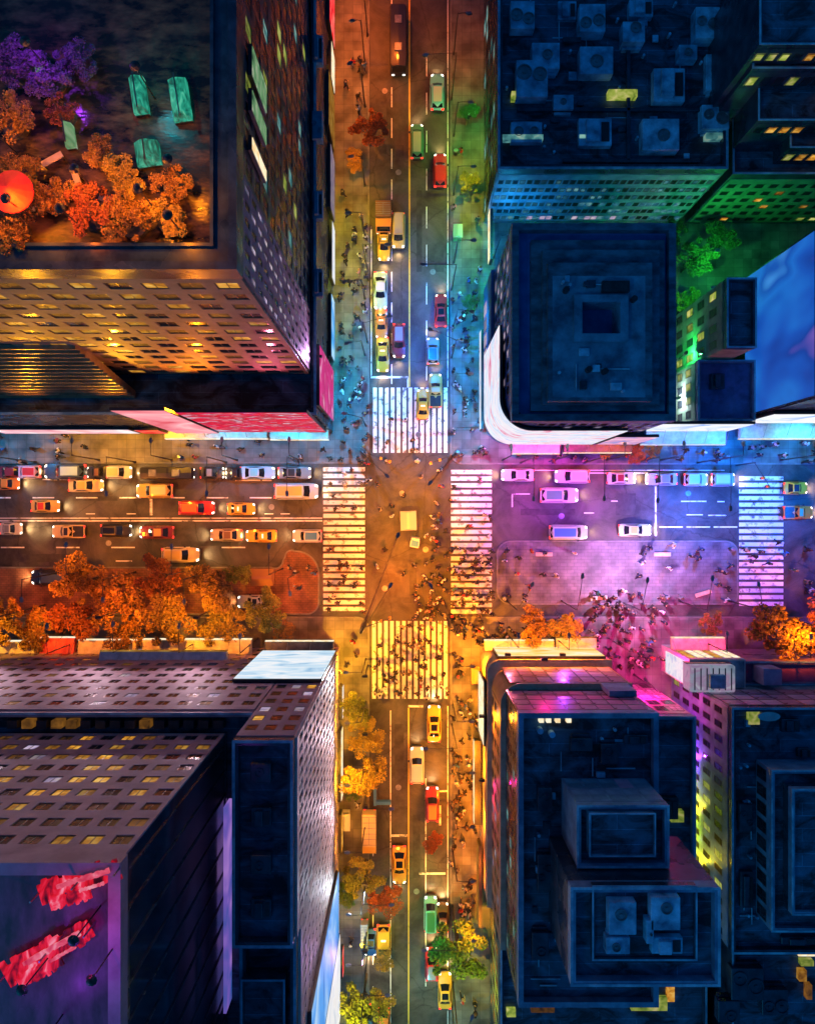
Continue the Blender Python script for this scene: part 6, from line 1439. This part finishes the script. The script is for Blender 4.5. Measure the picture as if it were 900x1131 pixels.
def person_meshes(J):
    out = {}
    def sk(name, spec, edges, sub=1, root=0): return skinmesh(name, spec, edges, sub, root)
    n = ['pel', 'spi', 'che', 'nek', 'hd0', 'hd1', 'hipl', 'knel', 'ankl', 'toel', 'hipr', 'kner', 'ankr', 'toer', 'shol', 'elbl', 'hanl', 'shor', 'elbr', 'hanr']
    r = dict(pel=.13, spi=.12, che=.14, nek=.06, hd0=.085, hd1=.08, hip=.085, kne=.06, ank=.045, toe=.04, sho=.06, elb=.042, han=.04)
    idx = {a: i for i, a in enumerate(n)}
    ed = [('pel', 'spi'), ('spi', 'che'), ('che', 'nek'), ('nek', 'hd0'), ('hd0', 'hd1')]
    for s_ in 'lr': ed += [('pel', 'hip'+s_), ('hip'+s_, 'kne'+s_), ('kne'+s_, 'ank'+s_), ('ank'+s_, 'toe'+s_), ('che', 'sho'+s_), ('sho'+s_, 'elb'+s_), ('elb'+s_, 'han'+s_)]
    out['body'] = sk('person', [(J[a], r[a] if a in r else r[a[:3]]) for a in n], [(idx[a], idx[b_]) for a, b_ in ed])
    n2 = ['pel', 'spi', 'che', 'shol', 'elbl', 'wrl', 'shor', 'elbr', 'wrr']
    J2 = dict(J)
    for s_ in 'lr': J2['wr'+s_] = tuple(J['elb'+s_][i]*.2+J['han'+s_][i]*.8 for i in range(3))
    J2['pel'] = (J['pel'][0], 0, .86)
    rr = dict(pel=.175, spi=.165, che=.175, sho=.085, elb=.065, wr=.055)
    i2 = {a: i for i, a in enumerate(n2)}
    out['jacket'] = sk('jacket', [(J2[a], rr[a] if a in rr else (rr['wr'] if a.startswith('wr') else rr[a[:3]])) for a in n2], [(i2[a], i2[b_]) for a, b_ in [('pel', 'spi'), ('spi', 'che'), ('che', 'shol'), ('shol', 'elbl'), ('elbl', 'wrl'), ('che', 'shor'), ('shor', 'elbr'), ('elbr', 'wrr')]])
    n3 = ['pel', 'hipl', 'knel', 'ankl', 'hipr', 'kner', 'ankr']; i3 = {a: i for i, a in enumerate(n3)}; r3 = dict(pel=.155, hip=.105, kne=.08, ank=.066)
    out['trousers'] = sk('trousers', [(J[a], r3[a] if a in r3 else r3[a[:3]]) for a in n3], [(i3[a], i3[b_]) for a, b_ in [('pel', 'hipl'), ('hipl', 'knel'), ('knel', 'ankl'), ('pel', 'hipr'), ('hipr', 'kner'), ('kner', 'ankr')]])
    x, _, z = J['hd1']
    def cap(rad, zc, f, brim=0):
        b = MB(); rings = []
        for i in range(5):
            t = i/4*PI/2*.96; rings.append([(x-.02+math.cos(a)*rad*math.cos(t)*1.12, math.sin(a)*rad*math.cos(t), zc+rad*f*math.sin(t)) for a in [2*PI*q/10 for q in range(10)]])
        b.loft(rings)
        if brim: b.prism([(x+.06+math.cos(a)*brim, math.sin(a)*brim*.8) for a in [2*PI*q/10 for q in range(10)]], zc, zc+.015)
        return b.mesh('hair', smooth=True)
    out['hair'] = cap(.115, z-.03, 1.05); out['cap'] = cap(.122, z, .95, .14)
    return out
POSES = [person_meshes(pose(.28, .22)), person_meshes(pose(-.3, .2, .03)), person_meshes(pose(.16, .12)), person_meshes(pose(.05, .05)), person_meshes(pose(.02, .04, .02, True)), person_meshes(pose(-.2, .18, 0, True))]
for P in POSES:
    for me in P.values():
        me.materials.clear(); me.materials.append(None)
def flat(n, c, r=.75): return pm(n, c, tuple(q*.7 for q in c), 6, r)
TOP = {'black': (.015, .015, .018), 'white': (.75, .75, .75), 'grey': (.2, .2, .21), 'navy': (.02, .035, .09), 'red': (.5, .03, .03), 'brown': (.14, .07, .035), 'beige': (.5, .4, .28), 'olive': (.12, .13, .05), 'teal': (.03, .25, .28), 'pink': (.6, .25, .33), 'yellow': (.6, .45, .06), 'blue': (.06, .18, .5), 'purple': (.2, .06, .28), 'orange': (.6, .2, .03)}
BOT = {'black': (.012, .012, .014), 'denim': (.05, .09, .18), 'grey': (.15, .15, .16), 'khaki': (.3, .23, .13), 'white': (.6, .6, .6)}
HAIR = {'black hair': (.01, .008, .007), 'brown hair': (.08, .04, .02), 'blond hair': (.4, .26, .1), 'grey hair': (.35, .35, .36)}
CAPS = {'white cap': (.75, .75, .75), 'red cap': (.5, .03, .03), 'black cap': (.015, .015, .017)}
MT = {n: flat(n+'_jacket_cloth', c) for n, c in TOP.items()}; MBt = {n: flat(n+'_trouser_cloth', c) for n, c in BOT.items()}
MH = {n: flat(n.replace(' ', '_'), c, .5) for n, c in list(HAIR.items())+list(CAPS.items())}
MS = [flat('light_skin', (.55, .34, .24), .5), flat('tan_skin', (.36, .2, .12), .5), flat('dark_skin', (.12, .06, .035), .5)]
prn = random.Random(77)
SHARE = [('black', 30), ('white', 22), ('grey', 8), ('navy', 8), ('red', 5), ('brown', 6), ('beige', 6), ('olive', 3), ('teal', 3), ('pink', 4), ('yellow', 2), ('blue', 3), ('purple', 2), ('orange', 2)]
TL = [n for n, q in SHARE for _ in range(q)]; BL = ['black']*8+['denim']*6+['grey']*4+['khaki']*3+['white']; HL = ['black hair']*6+['brown hair']*5+['blond hair']*3+['grey hair']+['white cap']*2+['red cap']+['black cap']*2
used = set(); placed = []
vehicle_boxes = []
for o in COL.objects:
    if o.type == 'EMPTY' and o.get('category') in ('car', 'taxi', 'van', 'pickup truck', 'truck', 'bus', 'cart', 'tricycle taxi'):
        hz = abs(math.cos(o.rotation_euler.z)) > .7; vehicle_boxes.append((o.location.x, o.location.y, 3.0 if hz else 1.35, 1.35 if hz else 3.0))
def free(x, y, r=.55):
    for a, c, p, q in vehicle_boxes:
        if abs(x-a) < p and abs(y-c) < q: return False
    for a, c in placed:
        if (x-a)**2+(y-c)**2 < r*r: return False
    return True
STAND = ['walking', 'striding', 'strolling', 'standing', 'texting', 'phoning']
def put(x, y, zone, z):
    for _ in range(200):
        p = prn.randrange(6); t = prn.choice(TL); bt = prn.choice(BL); hr = prn.choice(HL)
        key = (t, bt, hr, STAND[p], zone)
        if key not in used: break
    used.add(key); placed.append((x, y))
    P = POSES[p]
    o = bpy.data.objects.new('person', P['body']); COL.objects.link(o); o.location = (x, y, z); o.rotation_euler = (0, 0, prn.random()*2*PI); s_ = prn.uniform(1.18, 1.32); o.scale = (s_, s_, s_)
    o.material_slots[0].link = 'OBJECT'; o.material_slots[0].material = prn.choice(MS)
    tag(o, 'person, %s jacket, %s trousers, %s, %s %s' % (t, bt, hr, STAND[p], zone), 'person', 'people '+zone)
    for nm, key_, m in (('jacket', 'jacket', MT[t]), ('trousers', 'trousers', MBt[bt]), ('cap' if 'cap' in hr else 'hair', 'cap' if 'cap' in hr else 'hair', MH[hr])):
        c = bpy.data.objects.new(nm, P[key_]); COL.objects.link(c); c.parent = o; c.material_slots[0].link = 'OBJECT'; c.material_slots[0].material = m
def scatter(n, x0, y0, x1, y1, zone, z=KH, shape=None):
    k_ = 0; tr = 0
    while k_ < n and tr < n*60:
        tr += 1
        a, c = prn.uniform(x0, x1), prn.uniform(y0, y1)
        if shape and not shape(a, c): continue
        if free(X(a), Y(c)): put(X(a), Y(c), zone, z); k_ += 1
ZR = .017
for a in [
    (10, 376, 60, 404, 130, 'on the upper west sidewalk, northern avenue'), (12, 378, 215, 407, 330, 'on the west sidewalk beside the taxis'), (20, 374, 330, 407, 440, 'on the west sidewalk by the north crosswalk'),
    (16, 374, 440, 407, 508, 'on the northwest corner'), (8, 499, 120, 528, 290, 'on the upper east sidewalk, northern avenue'), (14, 499, 300, 526, 420, 'on the east sidewalk of the northern avenue'), (12, 499, 425, 530, 510, 'on the northeast corner'),
    (9, 410, 455, 462, 500, 'on the north crosswalk', ZR), (11, 0, 482, 200, 508, 'on northwest sidewalk under the pink signs'), (12, 200, 484, 365, 508, 'on northwest sidewalk under the red billboard'),
    (10, 545, 496, 690, 511, 'on northeast sidewalk by the curved billboard'), (8, 690, 486, 815, 511, 'on northeast sidewalk under blue white billboard'), (7, 825, 482, 898, 511, 'at the right end of the northeast sidewalk'),
    (15, 404, 505, 495, 550, 'in the upper half of the crossing', ZR), (9, 406, 555, 448, 640, 'in the left half of the crossing', ZR), (14, 470, 545, 497, 610, 'near the east crosswalk in the crossing', ZR),
    (14, 357, 518, 402, 676, 'on the west crosswalk', ZR), (16, 499, 520, 543, 676, 'on the east crosswalk', ZR), (22, 410, 684, 496, 770, 'on the south crosswalk', ZR), (10, 817, 580, 864, 668, 'on the far east crosswalk', ZR),
    (5, 868, 590, 896, 680, 'in the road beyond the far crosswalk', ZR), (9, 318, 616, 350, 690, 'on the brick plaza rounded end'), (12, 555, 602, 690, 662, 'on the left half of the plaza'), (9, 690, 602, 808, 662, 'on the right half of the plaza'),
    (14, 500, 684, 560, 708, 'on southeast corner before the gold screen'), (8, 560, 684, 655, 708, 'under the trees before the gold screen'), (17, 655, 660, 735, 740, 'in the magenta passage'),
    (6, 376, 684, 405, 770, 'on the southwest corner'), (14, 498, 715, 528, 810, 'on the sidewalk beside the gold cladding'), (12, 498, 812, 528, 905, 'by the long cream lightbox'), (16, 496, 905, 528, 1015, 'on lower east sidewalk, southern avenue'),
    (4, 498, 1085, 526, 1128, 'below the big green tree'), (5, 378, 880, 405, 1060, 'on lower west sidewalk, southern avenue')]:
    scatter(max(3, round(a[0]*.70)), *a[1:])
# the dense diagonal stream over the crossing towards the south-east corner
scatter(22, 440, 590, 545, 682, 'in the stream toward the southeast corner', ZR, lambda a, c: abs((c-682)+(a-440)*.75-22) < 24 or (a > 500 and c > 655))
# what is left of the crowd at the south-east corner, more than anyone would count
def crowd(n):
    rn = random.Random(9); bm = bmesh.new(); mats = [MT['black'], MT['white'], MT['brown'], MT['navy'], MT['grey'], MT['black']]; c_ = 0; tr = 0
    while c_ < n and tr < n*80:
        tr += 1
        z_ = KH
        q = rn.random()
        if q < .22: a, c, z_ = rn.uniform(455, 545), rn.uniform(600, 680), ZR
        elif q < .36: a, c = rn.uniform(500, 640), rn.uniform(683, 710)
        elif q < .50: a, c = rn.uniform(650, 735), rn.uniform(655, 735)
        elif q < .58: a, c, z_ = rn.uniform(412, 495), rn.uniform(700, 770), ZR
        elif q < .64: a, c, z_ = rn.uniform(360, 402), rn.uniform(600, 676), ZR
        elif q < .76: a, c = rn.uniform(499, 528), rn.uniform(720, 1010)
        elif q < .84: a, c = rn.uniform(376, 407), rn.uniform(240, 508)
        elif q < .90: a, c = rn.uniform(499, 530), rn.uniform(300, 510)
        elif q < .95: a, c = rn.uniform(0, 900), rn.uniform(494, 511); a = a if not 405 < a < 500 else 390
        else: a, c = rn.uniform(555, 805), rn.uniform(602, 662)
        if 548 < a < 815 and c < 668: z_ = KH
        elif .36 <= q < .50 and c < 681: z_ = ZR
        if not free(X(a), Y(c), .5): continue
        placed.append((X(a), Y(c))); c_ += 1
        P = POSES[rn.randrange(6)]; rot = Matrix.Translation((X(a), Y(c), z_)) @ Matrix.Rotation(rn.random()*6.28, 4, 'Z') @ Matrix.Scale(1.24, 4); mi = rn.randrange(6)
        for key_, mi_ in (('body', 6), ('jacket', mi), ('trousers', 0 if rn.random() < .6 else 3), ('hair', 0 if rn.random() < .6 else 2)):
            t = P[key_].copy(); t.transform(rot); n0 = len(bm.faces); bm.from_mesh(t); bpy.data.meshes.remove(t); bm.faces.ensure_lookup_table()
            for i in range(n0, len(bm.faces)): bm.faces[i].material_index = mi_
    me = bpy.data.meshes.new('crowd'); bm.to_mesh(me); bm.free()
    o = link('crowd', me, mats+[MS[1]]); o['kind'] = 'stuff'; o['label'] = 'remaining dense crowd around the corners, sidewalks and crosswalks'
crowd(330)
print('people', len(placed), 'objects', len(COL.objects))
